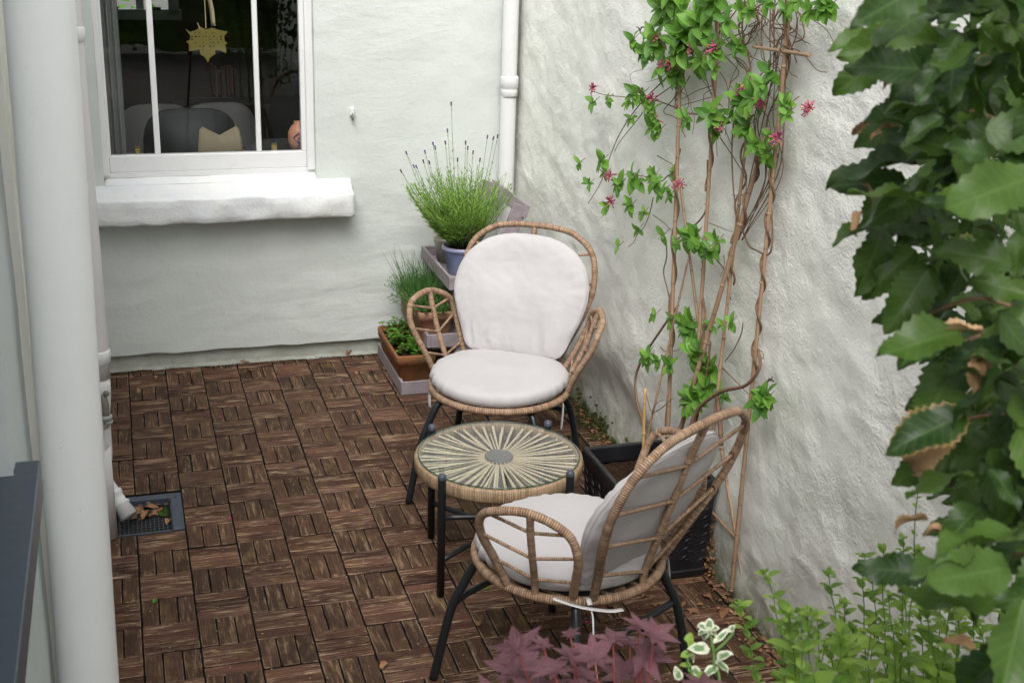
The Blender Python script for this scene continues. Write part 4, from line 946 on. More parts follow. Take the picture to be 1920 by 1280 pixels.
# chives and thyme in the middle trough
t = empty('chives', (1.22, -.05, .32), label='dark green chives with thyme spilling over in the middle trough', category='herbs')
b = MB(); bs = MB()
for i in range(340):
    x, y = rn.uniform(1.16, 1.29), rn.uniform(-.24, .10); a = rn.uniform(0, 6.28); lean = rn.uniform(.05, .5)
    p = V((x, y, .31)); d = V((math.cos(a)*lean-.12, math.sin(a)*lean, 1)); leaf(b, p, d, V((-d.y, d.x, .1)), rn.uniform(.10, .235), .0028, 'bl', rn.uniform(.1, .6), .0, n=5)
P(b, 'blade', M_chive, t)
b = MB()
for i in range(430):
    x, y = rn.uniform(1.15, 1.295), rn.uniform(-.28, .11); a = rn.uniform(0, 6.28); p = V((x, y, .315)); pts, d2 = stemline(p, V((math.cos(a)*.9-.25, math.sin(a)*.9, .9)), rn.uniform(.05, .12), V((0, 0, rn.uniform(-.5, .6))), 5); bs.tube(pts, .0009, 4, step=.02, smooth=False)
    for k in range(1, 6):
        for q in range(4): leaf(b, pts[k], rdir(rn, -.2, .9), V((0, 0, 1)), rn.uniform(.010, .018), .0035, 'lan', .1, .1, n=2)
for k in range(3):      # thyme strand reaching out to the left
    pts, d2 = stemline(V((1.155, .02-.04*k, .325)), V((-1, -.1, .2)), .075, V((0, 0, -.7)), 6); bs.tube(pts, .001, 4, step=.02, smooth=False)
    for p in pts[2:]:
        for q in range(5): leaf(b, p, rdir(rn, -.4, .7), V((0, 0, 1)), .015, .004, 'lan', .1, .1, n=2)
P(b, 'thyme_leaf', M_chive, t); P(bs, 'stem', M_gstem, t)
# mint in the lowest trough
t = empty('mint', (1.13, -.05, .13), label='bright green mint growing in the reddish lowest trough', category='herbs')
b = MB(); bs = MB()
for i in range(46):
    x, y = rn.uniform(1.075, 1.19), rn.uniform(-.25, .10)
    if x < 1.10 and y < -.12 and rn.random() < .5: continue
    a = rn.uniform(0, 6.28); pts, d2 = stemline(V((x, y, .13)), V((math.cos(a)*.5, math.sin(a)*.5, 1)), rn.uniform(.03, .085), rdir(rn)*.5, 5); bs.tube(pts, .0012, 5, step=.02, smooth=False)
    for k in range(1, 6):
        ph = k*1.57+i
        for q in range(2):
            dd = V((math.cos(ph+q*math.pi), math.sin(ph+q*math.pi), .35)); leaf(b, pts[k], dd, V((0, 0, 1)), rn.uniform(.016, .027), rn.uniform(.012, .019), 'rd', .5, .25, n=4)
for (u, v_) in ((716, 606), (722, 612), (752, 604), (757, 608), (783, 614), (764, 602)):
    p = onY(u, v_, .02); bs.tube([(p.x+.03, p.y-.02, .14), p+V((.01, 0, -.02)), p], .001, 4)
    for q in range(5): leaf(b, p, rdir(rn, -.1, .5), V((0, 0, 1)), .017, .014, 'rd', .4, .2, n=4)
P(bs, 'stem', M_rstem, t); P(b, 'foliage', M_mint, t)

# ================================================================== BLACK PLANTER WITH RELIEF
t = empty('black_planter', (1.50, -1.82, 0), label='tall square black planter with embossed leaf scrolls, behind the nearer chair', category='planter')
x0, x1, y0, y1, H = 1.352, 1.668, -1.990, -1.665, .325
cxp, cyp, hw, hd = (x0+x1)/2, (y0+y1)/2, (x1-x0)/2, (y1-y0)/2
b = MB()
def sq(k, z): return [b.vert((cxp+sx*(hw-k), cyp+sy*(hd-k), z), (0, 0, 0)) for sx, sy in ((1, 1), (-1, 1), (-1, -1), (1, -1))]
rows = [sq(k, z) for k, z in ((.016, 0), (.014, .004), (.014, .022), (.020, .026), (.020, .030), (.006, .282), (.0, .286), (.0, .318), (.003, H), (.016, H), (.018, H-.004), (.022, H-.05))]
for i in range(len(rows)-1):
    for k in range(4): b.face((rows[i][k], rows[i][(k+1) % 4], rows[i+1][(k+1) % 4], rows[i+1][k]), 0, False)
P(b, 'body', M_planter, t)
b = MB(); rs = random.Random(9)
for side in range(2):        # leafy scrolls on the front and the left face
    for k in range(5):
        for j in range(8):
            cx_ = -.112+k*.056+rs.uniform(-.004, .004); cz = .045+j*.029+(.0145 if k % 2 else 0)
            if cz > .262: continue
            for s in (-1, 1):
                L = []
                for q in range(7):
                    f = q/6; u = cx_+s*(.004+.030*math.sin(f*2.0)); z = cz+.034*f-.016*f*f+.006*math.sin(f*5); kk = .020-.014*(z-.03)/.252-.0008
                    L.append((cxp+u, y0+kk, z) if side == 0 else (x0+kk, cyp+u, z))
                b.tube(L, lambda q: .0030*(1-.75*abs(2*q-.8)), 5, step=.006)
P(b, 'leaf_relief', M_planter, t)
b = MB(); grid_mesh(b, lin(x0+.018, x1-.018, .012), lin(y0+.018, y1-.018, .012), lambda x, y: (x, y, H-.055+.014*fbm(V((x*22, y*22, 1)), 4))); P(b, 'compost', M_soil, t)

# ================================================================== BAMBOO CANES AND HONEYSUCKLE
XW = 1.648
canes = [   # (top px, X at top, bottom px, X at bottom, radius, label)
 ((1281, -30), 1.655, (1252, 822), 1.60, .0075, 'leftmost long upright bamboo cane against the garden wall', M_cane),
 ((1276, 350), 1.655, (1318, 668), 1.635, .0055, 'short leaning bamboo cane crossing behind the second long cane', M_cane),
 ((1352, -30), 1.65, (1300, 800), 1.60, .0068, 'second long bamboo cane, leaning left to the planter', M_cane),
 ((1405, 215), 1.655, (1335, 830), 1.61, .0062, 'pale bamboo cane rising to the flowers in the middle of the climber', M_cane),
 ((1440, 240), 1.64, (1276, 805), 1.58, .0085, 'thick brown bamboo cane slanting across the others', M_cane),
 ((1486, -40), 1.63, (1371, 1110), 1.66, .0072, 'rightmost long bamboo cane standing on the deck by the wall', M_cane),
 ((1352, 840), 1.672, (1404, 1158), 1.676, .0068, 'bamboo cane leaning against the foot of the garden wall', M_cane),
 ((1210, 728), 1.50, (1206, 850), 1.50, .0055, 'short fresh orange bamboo cane stuck in the black planter', M_cane_new),
 ((1290, 488), 1.62, (1212, 826), 1.55, .0042, 'thin dark bamboo cane with twiggy side shoots on the left', M_cane),
 ((1412, 88), 1.63, (1519, 104), 1.63, .0058, 'horizontal bamboo cross cane tied near the top of the frame', M_cane),
 ((1334, 958), 1.665, (1384, 1012), 1.665, .0055, 'broken bamboo stub lying across the two canes at the foot', M_cane)]
CL = []
for (tp, XT, bt, XB, r, lab, mt) in canes:
    A_, B_ = onX(*tp, XT), onX(*bt, XB); CL.append((A_, B_)); d = (A_-B_); Ln = d.length
    t = empty('bamboo_cane', B_, label=lab, category='cane', group='bamboo canes'); b = MB(); ph = U(0, 1)
    mid = B_.lerp(A_, .5)+V((0, U(-.004, .004), 0))
    r *= .86; b.tube([B_, mid, A_], lambda q: r*(1.05-.2*q), 10, step=.02, rv=ph); k = .19*(1-ph)
    while k < Ln:
        c = B_.lerp(A_, k/Ln); rot = d.normalized().to_track_quat('Z', 'Y').to_matrix(); b.lathe([(r*.98, -.004), (r*1.2, -.001), (r*1.2, .001), (r*.98, .004)], c, 12, rot=rot); k += .19
    P(b, 'cane', mt, t)
# string tie
c = onX(1472, 96, 1.628); b = MB(); b.tube([c+V((.010*math.sin(a*.8), .012*math.cos(a), .012*math.sin(a))) for a in [i*.7 for i in range(20)]], .0018, 5); tag(b.build('string_tie', M_stem), 'twist of brown string binding the cross cane to the rightmost cane', 'string')

hs = empty('honeysuckle', onX(1290, 800, 1.58), label='pink flowered honeysuckle climbing the canes up the garden wall', category='climber')
b = MB(); rn = random.Random(21)
def vine(pts, r0, r1=None, X=XW, jit=.004, X2=None):
    n_ = len(pts); L = []
    for i, (u, v_) in enumerate(pts):
        XX = X if X2 is None else X+(X2-X)*i/(n_-1); L.append(onX(u, v_, XX-rn.uniform(0, jit)))
    r1 = r1 or r0*.7; b.tube(L, lambda q: r0+(r1-r0)*q, 7, step=.012); return L
def twine(ci, t0, t1, turns, r, off=.011):
    A_, B_ = CL[ci]; L = []
    k = int(turns*8)
    for i in range(k+1):
        q = t0+(t1-t0)*i/k; p = A_.lerp(B_, q); a = i/8*2*math.pi; L.append(p+V((off*math.cos(a), off*math.sin(a)*1.2, 0)))
    b.tube(L, r, 7, step=.01)
twine(5, .25, .60, 5, .0032, .009); twine(5, .02, .24, 2.5, .0024, .009); twine(2, .03, .45, 3.5, .0028, .008); twine(4, .02, .35, 2.5, .0034, .010); twine(0, .35, .85, 3.5, .0034, .009); twine(3, .05, .5, 3, .003); twine(0, .02, .3, 3, .0025)
vine([(1422, 655), (1424, 690), (1398, 722), (1350, 735), (1308, 768), (1290, 815)], .0045, .006, 1.63, .003, 1.57)
vine([(1272, 572), (1245, 610), (1212, 660), (1192, 705), (1194, 750), (1207, 795)], .0034, .0045, 1.63, .003, 1.56)
vine([(1327, 300), (1326, 375), (1318, 405), (1292, 432), (1268, 450)], .003)
vine([(1232, 292), (1250, 302), (1266, 312)], .0016); vine([(1249, 450), (1250, 482), (1244, 510), (1252, 545), (1258, 578), (1256, 610), (1262, 640)], .0022)
vine([(1275, 120), (1240, 155), (1205, 190), (1180, 222), (1160, 255), (1148, 283), (1140, 305), (1125, 345), (1103, 382)], .0024, .0012)
vine([(1262, 160), (1222, 190), (1195, 225), (1165, 262), (1152, 284)], .002, .0012)
vine([(1335, 225), (1310, 215), (1285, 212), (1262, 200), (1220, 186), (1180, 183), (1135, 178), (1112, 172)], .0026, .0012)
vine([(1340, 160), (1308, 170), (1278, 186), (1262, 184)], .0014); vine([(1335, 182), (1300, 192), (1278, 198)], .0013)
vine([(1270, 318), (1252, 330), (1238, 340), (1214, 332), (1185, 328), (1150, 326)], .002, .001)
vine([(1225, 370), (1218, 400), (1208, 425), (1195, 440), (1188, 455), (1178, 462)], .0017, .001); vine([(1224, 403), (1245, 418), (1262, 434), (1290, 440), (1320, 448)], .0014)
vine([(1350, 258), (1375, 295), (1395, 330), (1399, 355), (1392, 366), (1372, 366)], .0018, .001); vine([(1330, 418), (1360, 430), (1378, 436)], .0013)
vine([(1387, 412), (1402, 457), (1420, 470), (1438, 478), (1447, 465), (1448, 420), (1445, 375), (1443, 340), (1445, 300)], .0028, .0024)
vine([(1393, 605), (1390, 625), (1376, 655), (1359, 678)], .002); vine([(1355, 690), (1380, 715), (1410, 744), (1425, 748)], .002, .0012); vine([(1342, 485), (1362, 512), (1366, 545), (1370, 562)], .0022)
vine([(1357, 478), (1358, 500), (1350, 520)], .001); vine([(1420, 655), (1430, 660), (1431, 672), (1422, 668)], .0016)
vine([(1238, 650), (1250, 660), (1275, 655)], .0014); vine([(1222, 775), (1240, 765), (1262, 745)], .0018, .001, 1.56); vine([(1222, 772), (1232, 755), (1243, 750)], .0015, .001, 1.56); vine([(1220, 770), (1212, 740), (1209, 712)], .0014, .0008, 1.54)
vine([(1332, 640), (1325, 700), (1312, 760), (1300, 812)], .0034, .004, 1.61); vine([(1318, 560), (1322, 600), (1310, 680), (1290, 750), (1272, 815)], .004, .005, 1.62, .003, 1.57); vine([(1252, 740), (1248, 790), (1250, 826)], .0026, .003, 1.60)
vine([(1345, 745), (1350, 790), (1352, 835)], .0065, .0075, 1.60)
for k in range(9):
    u0 = rn.uniform(1340, 1490); vine([(u0, -20), (u0+rn.uniform(-14, 10), 60), (u0+rn.uniform(-22, 12), 140), (u0+rn.uniform(-34, 6), 230), (u0+rn.uniform(-50, 0), 330), (1385+rn.uniform(-8, 8), 450)], rn.uniform(.0014, .0028))
for k in range(30):          # tangle of bare stems near the top
    u0, v0 = rn.uniform(1370, 1500), rn.uniform(-20, 60); L = [(u0, v0)]
    for q in range(4): L.append((L[-1][0]+rn.uniform(-32, 32), L[-1][1]+rn.uniform(4, 34)))
    vine(L, rn.uniform(.001, .0026))
for k in range(26):
    u0, v0 = rn.uniform(1250, 1460), rn.uniform(20, 170); L = [(u0, v0)]
    for q in range(4): L.append((L[-1][0]+rn.uniform(-30, 30), L[-1][1]+rn.uniform(6, 40)))
    vine(L, rn.uniform(.0009, .0018))
bl = MB(); bt = b
clus = [(1210, 75, 22, 7), (1255, 15, 30, 10), (1290, -5, 40, 12), (1378, 40, 26, 7), (1210, 95, 20, 6), (1420, 20, 26, 7), (1478, 18, 24, 6), (1530, 22, 26, 7), (1560, 10, 24, 7), (1300, 605, 30, 8), (1330, 655, 26, 7), (1330, 730, 30, 8), (1255, 675, 20, 6), (1290, 445, 24, 6), (1335, 460, 22, 6), (1440, 752, 26, 8), (1310, 120, 24, 7), (1350, 130, 22, 5), (1225, 60, 20, 6), (1275, 12, 48, 20), (1325, 40, 45, 20), (1238, 80, 38, 14), (1290, 88, 42, 20), (1352, 88, 32, 11), (1398, 18, 26, 6), (1450, 4, 22, 5), (1510, 4, 24, 6), (1548, 12, 30, 11), (1220, 108, 25, 9), (1262, 128, 34, 12), (1330, 112, 30, 9), (1385, 85, 25, 7), (1300, 50, 45, 18), (1345, 10, 40, 14), (1250, 45, 25, 7), (1275, 140, 25, 7), (1212, 90, 15, 4),
 (1120, 192, 20, 5), (1153, 186, 14, 4), (1182, 192, 18, 5), (1212, 182, 24, 8), (1236, 208, 24, 8), (1246, 240, 24, 8), (1192, 222, 8, 3), (1310, 222, 24, 6), (1355, 215, 36, 10), (1398, 190, 38, 14), (1430, 182, 32, 12), (1452, 146, 28, 10), (1410, 240, 30, 8), (1440, 268, 28, 9), (1490, 192, 22, 8), (1352, 250, 20, 6), (1498, 215, 18, 4), (1450, 290, 9, 3), (1460, 255, 18, 5), (1380, 215, 25, 6),
 (1148, 300, 24, 6), (1103, 305, 14, 4), (1114, 345, 16, 5), (1140, 325, 10, 3), (1167, 345, 22, 8), (1200, 330, 24, 8), (1230, 335, 24, 8), (1252, 350, 22, 8), (1155, 387, 18, 5), (1195, 385, 20, 7), (1215, 400, 12, 5), (1197, 430, 14, 5), (1175, 462, 6, 2), (1266, 365, 14, 4), (1262, 325, 15, 4),
 (1262, 440, 20, 4), (1310, 440, 30, 9), (1350, 455, 28, 9), (1280, 458, 14, 4), (1270, 600, 18, 4), (1297, 612, 25, 8), (1312, 632, 22, 8), (1238, 668, 24, 8), (1278, 682, 20, 6), (1315, 662, 28, 10), (1340, 692, 28, 9), (1386, 604, 18, 6), (1322, 745, 32, 12), (1360, 742, 14, 4), (1440, 742, 26, 16), (1372, 608, 8, 2), (1345, 610, 14, 4), (1250, 590, 12, 3)]
for (u, v_, rad_, n_) in clus:
    c = onX(u, v_, XW-.02); rr = rad_/FPX*(c-CAM).length
    nodes = max(1, n_//4)
    for q in range(nodes):
        a = rn.uniform(0, 6.28); k = rn.uniform(0, .55)*rr*(0 if nodes == 1 else 1); cc = c+V((-rn.uniform(0, .04), k*math.cos(a), k*math.sin(a))); bt.tube([cc+V((.02, rn.uniform(-.01, .01), .02)), cc], .0012, 4)
        m_ = max(3, round(n_/nodes*(1.7 if v_ > 130 else 1.3))); ph = rn.uniform(0, 6.28)
        for i in range(m_):
            a = ph+i*6.28/m_+rn.uniform(-.25, .25); L = min(.068, max(.032, rr*rn.uniform(.95, 1.4)))
            d = V((-rn.uniform(-.25, .75), math.cos(a), math.sin(a)*.75-.18)); upv = V((-.8, -.25, .75))+rdir(rn)*.45
            leaf(bl, cc, d, upv, L, L*rn.uniform(.40, .52), 'ov', rn.uniform(.15, .8), rn.uniform(.15, .4), n=7, cols=2)
P(bl, 'foliage', M_hs, hs); P(b, 'stem', M_stem, hs)
bp = MB(); bd = MB()
for (u, v_, dark) in ((1112, 166, 0), (1202, 55, 1), (1212, 52, 1), (1237, 74, 0), (1300, 93, 0), (1342, 90, 0), (1333, 100, 0), (1246, 124, 0), (1260, 122, 0), (1395, 171, 0), (1427, 191, 0), (1432, 194, 0), (1354, 238, 0), (1459, 259, 0), (1519, 204, 0), (1228, 224, 0), (1275, 346, 0), (1146, 378, 0), (1200, 169, 1), (1268, 66, 1), (1222, 184, 0), (1145, 330, 0), (1275, 590, 1), (1447, 712, 1), (1293, 648, 1)):
    c = onX(u, v_, XW-.045); _lid[0] += 1
    for k in range(34 if not dark else 8):
        d = (rdir(rn)+V((-.7, -.3, .35))).normalized(); L = rn.uniform(.012, .028)*(.7 if dark else 1); q = (bd if dark else bp)
        q.tube([c, c+d*L*.6+rdir(rn)*.001, c+d*L+V((0, 0, -.002))], lambda s: .0009+.0010*s, 5, rv=_lid[0]+k*.13, step=.006)
    P(q, 'flower_bud' if dark else 'flower', M_bud if dark else M_petal, hs); bp = MB(); bd = MB()

# ================================================================== HORNBEAM HEDGE TREE (right foreground)
t = empty('hornbeam', (1.35, -4.0, 0), label='hornbeam with large dark serrated leaves filling the right foreground', category='tree')
rn = random.Random(33); bl, bd, bw = MB(), MB(), MB()
def edge(v_):      # left outline of the crown in the picture
    K = [(-200, 1640), (0, 1622), (60, 1610), (95, 1610), (130, 1585), (170, 1640), (240, 1600), (300, 1625), (350, 1560), (400, 1600), (470, 1570), (520, 1650), (560, 1700), (620, 1660), (700, 1670), (740, 1730), (790, 1705), (850, 1695), (900, 1740), (960, 1740), (1000, 1820), (1040, 1850), (1090, 1830), (1180, 1850), (1300, 1830), (1500, 1820)]
    for (a, x), (c, y) in zip(K, K[1:]):
        if a <= v_ <= c: return x+(y-x)*(v_-a)/(c-a)
    return 1830
trunk = [V((1.42, -4.02, 0)), V((1.40, -4.0, .8)), V((1.36, -3.98, 1.5)), V((1.38, -4.0, 2.4)), V((1.36, -4.0, 3.0))]
bw.tube(trunk, lambda q: .024-.012*q, 10, step=.03); P(bw, 'trunk', M_twig, t)
def hb(u, v_, D, ang, L, m=None, up=None, curl=None, kind=0):
    """a leaf whose stalk sits near (u,v) at distance D, tip heading at ang degrees (picture sense, 180=left)"""
    p = atD(u, v_, D); a = R(ang); d = (_r*math.cos(a)+_u*math.sin(a)+_f*rn.uniform(-.6, .5)).normalized()
    up = up or (V((0, 0, .9))-_f*.45+rdir(rn)*.75)
    leaf(bl if not kind else bd, p, d, up, L, L*rn.uniform(.55, .68) if not kind else L*.46, 'hb', rn.uniform(-.1, .7) if curl is None else curl, rn.uniform(.1, .45) if not kind else .9, n=20, teeth=.09, wave=1.0, cols=3)
    return p, d
tw = MB()
# the sprays that make the outline
heads = [(1640, 70, 1.5, 200, .05), (1665, 90, 1.3, 215, .08), (1700, 60, 1.2, 190, .085), (1745, 85, 1.15, 185, .095), (1640, 120, 1.6, 205, .03), (1655, 95, 1.25, 210, .045), (1740, 195, 1.2, 190, .075), (1690, 235, 1.25, 200, .07), (1760, 230, 1.12, 185, .095), (1640, 238, 1.5, 200, .035), (1665, 300, 1.3, 140, .05), (1680, 340, 1.25, 180, .075), (1650, 330, 1.3, 195, .055), (1650, 355, 1.3, 230, .06), (1640, 420, 1.2, 250, .075), (1690, 400, 1.2, 200, .085), (1700, 470, 1.2, 220, .07), (1725, 500, 1.15, 235, .075), (1740, 560, 1.25, 200, .07), (1785, 620, 1.05, 195, .085), (1760, 600, 1.15, 215, .075), (1775, 680, 1.1, 230, .08), (1760, 720, 1.2, 205, .06), (1790, 780, 1.05, 200, .075), (1790, 830, 1.2, 215, .08), (1800, 880, 1.1, 195, .075), (1830, 940, 1.1, 215, .07), (1860, 980, 1.15, 190, .07), (1890, 1000, 1.0, 185, .09),
 (1800, 1045, .95, 180, .065), (1865, 1065, .95, 182, .085), (1850, 1130, .98, 176, .075), (1722, 1075, 1.05, 176, .062), (1900, 1010, 1.0, 240, .08), (1900, 1120, .95, 250, .09), (1890, 1200, 1.0, 235, .08), (1935, 420, .95, 262, .095), (1920, 330, 1.0, 200, .10), (1760, 270, 1.1, 320, .085), (1700, 300, 1.2, 190, .09)]
for h in heads: hb(h[0]+18, *h[1:])
for i in range(1000):
    v_ = rn.uniform(-160, 1380); e = edge(v_)+55; u = e+abs(rn.gauss(0, 1))*150+rn.uniform(0, 60)
    if rn.random() < .35: u = rn.uniform(e+60, 2150)
    if u > 2200: continue
    if 985 < v_ < 1190 and u < 1850: continue
    D = rn.uniform(1.0, 1.75)+(.35 if rn.random() < .35 else 0)
    L = rn.uniform(.038, .082)
    hb(u+40, v_, D, rn.choice((185, 200, 215, 240, 265, 300, 170, 340))+rn.uniform(-18, 18), L)
for (u, v_, D, ang, L) in ((1660, 225, 1.3, 200, .040), (1700, 150, 1.25, 185, .030), (1850, 640, 1.1, 240, .055), (1845, 625, 1.05, 170, .045), (1835, 660, 1.05, 265, .04), (1690, 245, 1.2, 180, .035), (1620, 395, 1.2, 230, .03), (1800, 790, 1.1, 225, .070), (1740, 975, 1.15, 180, .035), (1790, 1000, 1.1, 170, .030), (1860, 1240, 1.1, 240, .035), (1830, 1215, 1.1, 160, .03), (1635, 385, 1.25, 100, .025), (1870, 120, 1.2, 200, .03), (1815, 145, 1.15, 190, .028), (1752, 850, 1.2, 240, .035)): hb(u, v_, D, ang, L, kind=1, curl=1.6); P(bd, 'dry_leaf', M_deadh, t); bd = MB()
for (L) in ([(1980, 290, 1.25), (1905, 250, 1.25), (1850, 215, 1.25), (1800, 205, 1.25)], [(1990, 600, 1.15), (1900, 575, 1.15), (1820, 560, 1.15), (1700, 608, 1.2)], [(1980, 760, 1.2), (1880, 775, 1.2), (1800, 790, 1.2), (1760, 840, 1.2)], [(1950, 30, 1.2), (1870, 20, 1.25), (1830, 0, 1.3)], [(1960, 480, 1.3), (1890, 470, 1.3), (1840, 455, 1.3)], [(1980, 1000, 1.1), (1900, 1010, 1.1), (1830, 1040, 1.1), (1700, 1072, 1.1)], [(1860, 620, 1.2), (1835, 680, 1.2), (1800, 760, 1.2)]):
    pts = [atD(*q) for q in L]; tw.tube([V((1.38, -4.0, pts[0].z+.05))]+pts, lambda q: .0042-.0026*q, 7, step=.012)
P(tw, 'branch', M_twig, t); P(bl, 'foliage', M_hb, t)

# ================================================================== JAPANESE MAPLE (bottom foreground)
t = empty('japanese_maple', (.50, -4.0, 0), label='small purple leaved japanese maple at the bottom edge of the picture', category='shrub')
rn = random.Random(4); bl, bw = MB(), MB()
def maple(c, R_, nrm, roll, lobes=7):
    n_ = V(nrm).normalized(); a0 = n_.orthogonal().normalized(); a0 = (_r-n_*_r.dot(n_)).normalized(); b0 = n_.cross(a0); _lid[0] += 1
    for k in range(lobes):
        a = roll+(k-(lobes-1)/2)*R(47); f = (1.0, .96, .78, .46)[abs(k-(lobes-1)//2)]; d = a0*math.cos(a)+b0*math.sin(a)
        d = (d-n_*rn.uniform(-.05, .22)); keep = _lid[0]
        leaf(bl, c-d.normalized()*R_*.03, d, n_, R_*f*rn.uniform(.92, 1.08), R_*.37*f**.6, 'lan', rn.uniform(-.05, .3), .25, n=10, teeth=.09, cols=2)
ML = [(972, 1209, 66, 100), (970, 1250, 84, 60), (1040, 1248, 62, 110), (1072, 1222, 52, 60), (1116, 1224, 54, 95), (1020, 1200, 30, 120), (1150, 1190, 46, 100), (1182, 1196, 42, 70), (1200, 1166, 38, 110), (1226, 1180, 52, 40), (1206, 1220, 56, -20), (1166, 1256, 50, 100), (1190, 1256, 56, 80), (1322, 1280, 52, 80), (1092, 1278, 44, 90), (1010, 1296, 70, 90), (1130, 1310, 60, 100), (930, 1305, 60, 120), (1240, 1300, 55, 60), (1070, 1180, 24, 90), (1160, 1330, 60, 90), (1290, 1330, 60, 70), (1090, 1255, 40, 30)]
base = V((.50, -3.95, .0)); hub = V((.56, -3.93, .80))
bw.tube([base, V((.52, -3.95, .4)), hub], lambda q: .012-.005*q, 8, step=.02)
for (u, v_, r_, roll) in ML:
    D = rn.uniform(1.40, 1.56); c = atD(u, v_+8, D); maple(c, r_/FPX*D*1.22, -_f*.22+V((0, 0, 1))+rdir(rn)*.32, R(roll))
    m_ = hub.lerp(c, .6)+V((0, 0, -.02)); bw.tube([hub, m_, c-V((0, 0, .004))], lambda q: .0022-.0013*q, 5, step=.02)
P(bw, 'stem', M_rstem, t); P(bl, 'foliage', M_maple, t)

# ================================================================== VARIEGATED SHRUB AND GREEN SHRUB (bottom right foreground)
t = empty('variegated_shrub', (.72, -3.85, 0), label='sprig with green and cream variegated leaves in front of the nearer chair', category='shrub')
bl, bs, bg2 = MB(), MB(), MB(); rn = random.Random(14); D = 1.52
def vl(u, v_, ang, L, W, mb=bl, curl=.5):
    d = (_r*math.cos(R(ang))+_u*math.sin(R(ang))-_f*rn.uniform(-.2, .4)).normalized(); leaf(mb, atD(1332+(u-1332)*.85, v_, D), d, -_f*.5+V((0, 0, .8))+rdir(rn)*.45, .80*L*D/FPX, .80*W*D/FPX, 'ov', curl, .3, n=8, cols=3, wave=.6)
for a in (20, 85, 150, 190, 235, 330): vl(1328, 1180, a, rn.uniform(26, 38), rn.uniform(18, 26), curl=1.3)
vl(1332, 1216, 172, 60, 30); vl(1345, 1238, 40, 46, 34, curl=1.2); vl(1340, 1240, 335, 48, 30, curl=1.4); vl(1338, 1206, 40, 62, 18, curl=.2); vl(1375, 1185, 60, 22, 18); vl(1350, 1250, 200, 45, 26)
for (u, v_) in ((1288, 1225), (1290, 1248), (1300, 1268), (1262, 1275), (1282, 1205)):
    for q in range(2): vl(u, v_, rn.uniform(0, 360), rn.uniform(24, 36), 22, bl if rn.random() < .4 else bg2)
for L in ([(1345, 1330), (1340, 1260), (1338, 1220), (1330, 1180)], [(1338, 1222), (1358, 1205), (1376, 1184)], [(1300, 1330), (1292, 1260), (1288, 1222)]): bs.tube([V((.70, -3.86, .5))]*(L[0][1] > 1300)+[atD(u, v_, D) for u, v_ in L], .0019, 6, step=.01)
bs.tube([V((.72, -3.85, 0)), V((.70, -3.86, .5))], .004, 6)
P(bs, 'stem', M_gstem, t); P(bl, 'variegated_leaf', M_var, t); P(bg2, 'young_leaf', M_shrub, t)

t = empty('green_shrub', (1.05, -3.55, 0), label='airy light green shrub with many upright leafy stems at the lower right', category='shrub')
bl, bs = MB(), MB(); rn = random.Random(17)
def sprig(u, vt, D, lean, size=1.0, dens=1.0, vb=1400):
    L = []; n_ = 8
    for i in range(n_+1):
        v_ = vb+(vt-vb)*i/n_; L.append(atD(u+lean*(1-i/n_)+rn.uniform(-5, 5), v_, D+rn.uniform(-.01, .01)))
    root = V((L[0].x+.02, L[0].y, 0)); pts = catmull([root]+L, False, 6); bs.tube([root]+L, lambda q: .0026-.0018*q, 6, step=.02)
    tot = sum((pts[i+1]-pts[i]).length for i in range(len(pts)-1)); s0 = (L[0]-root).length; acc = 0; nxt = s0*.9; k = 0
    for i in range(len(pts)-1):
        acc += (pts[i+1]-pts[i]).length
        while acc > nxt:
            f = (nxt-s0)/max(.01, tot-s0); gap = .028*(1-.50*f)/dens; nxt += gap*rn.uniform(.8, 1.2); ph = k*1.57+rn.uniform(-.3, .3); k += 1; Ls = rn.uniform(.022, .038)*(1-.35*max(0, f))*size
            for q in range(2):
                d = V((math.cos(ph+q*math.pi), math.sin(ph+q*math.pi), .55)); leaf(bl, pts[i+1], d, V((0, 0, 1)), Ls, Ls*.58, 'ov', .5, .3, n=5)
                if rn.random() < .25: leaf(bl, pts[i+1], d+V((0, 0, .5)), V((0, 0, 1)), Ls*.5, Ls*.28, 'ov', .4, .3, n=4)
    for q in range(5): leaf(bl, pts[-1], rdir(rn, .1, 1), V((0, 0, 1)), .012*size, .008*size, 'ov', .3, .3, n=3)
for (u, vt, D, lean) in ((1437, 1075, 1.75, 75), (1388, 1135, 1.75, 60), (1550, 1075, 1.8, 60), (1497, 1150, 1.85, 20), (1618, 1045, 2.0, 15), (1655, 1030, 2.0, 10), (1640, 1060, 2.1, -10), (1700, 1075, 2.1, 0), (1690, 1010, 2.0, 5), (1725, 1035, 2.0, 5), (1580, 1130, 1.9, 30), (1530, 1160, 1.9, 10), (1760, 1100, 2.2, -10), (1470, 1190, 1.8, 30), (1800, 1130, 2.1, 0), (1830, 1160, 2.1, -10), (1600, 1180, 1.9, 0), (1560, 1200, 1.8, 0)): sprig(u, vt, D, lean)
sprig(1722, 892, 1.9, -20, .5, .9, 1300)
for i in range(26): sprig(rn.uniform(1440, 1900), rn.uniform(1120, 1270), rn.uniform(1.5, 2.2), rn.uniform(-60, 70), rn.choice((.7, .9, 1.3, 1.6)), rn.uniform(.6, 1.1))
P(bs, 'stem', M_gstem, t); P(bl, 'foliage', M_shrub, t)

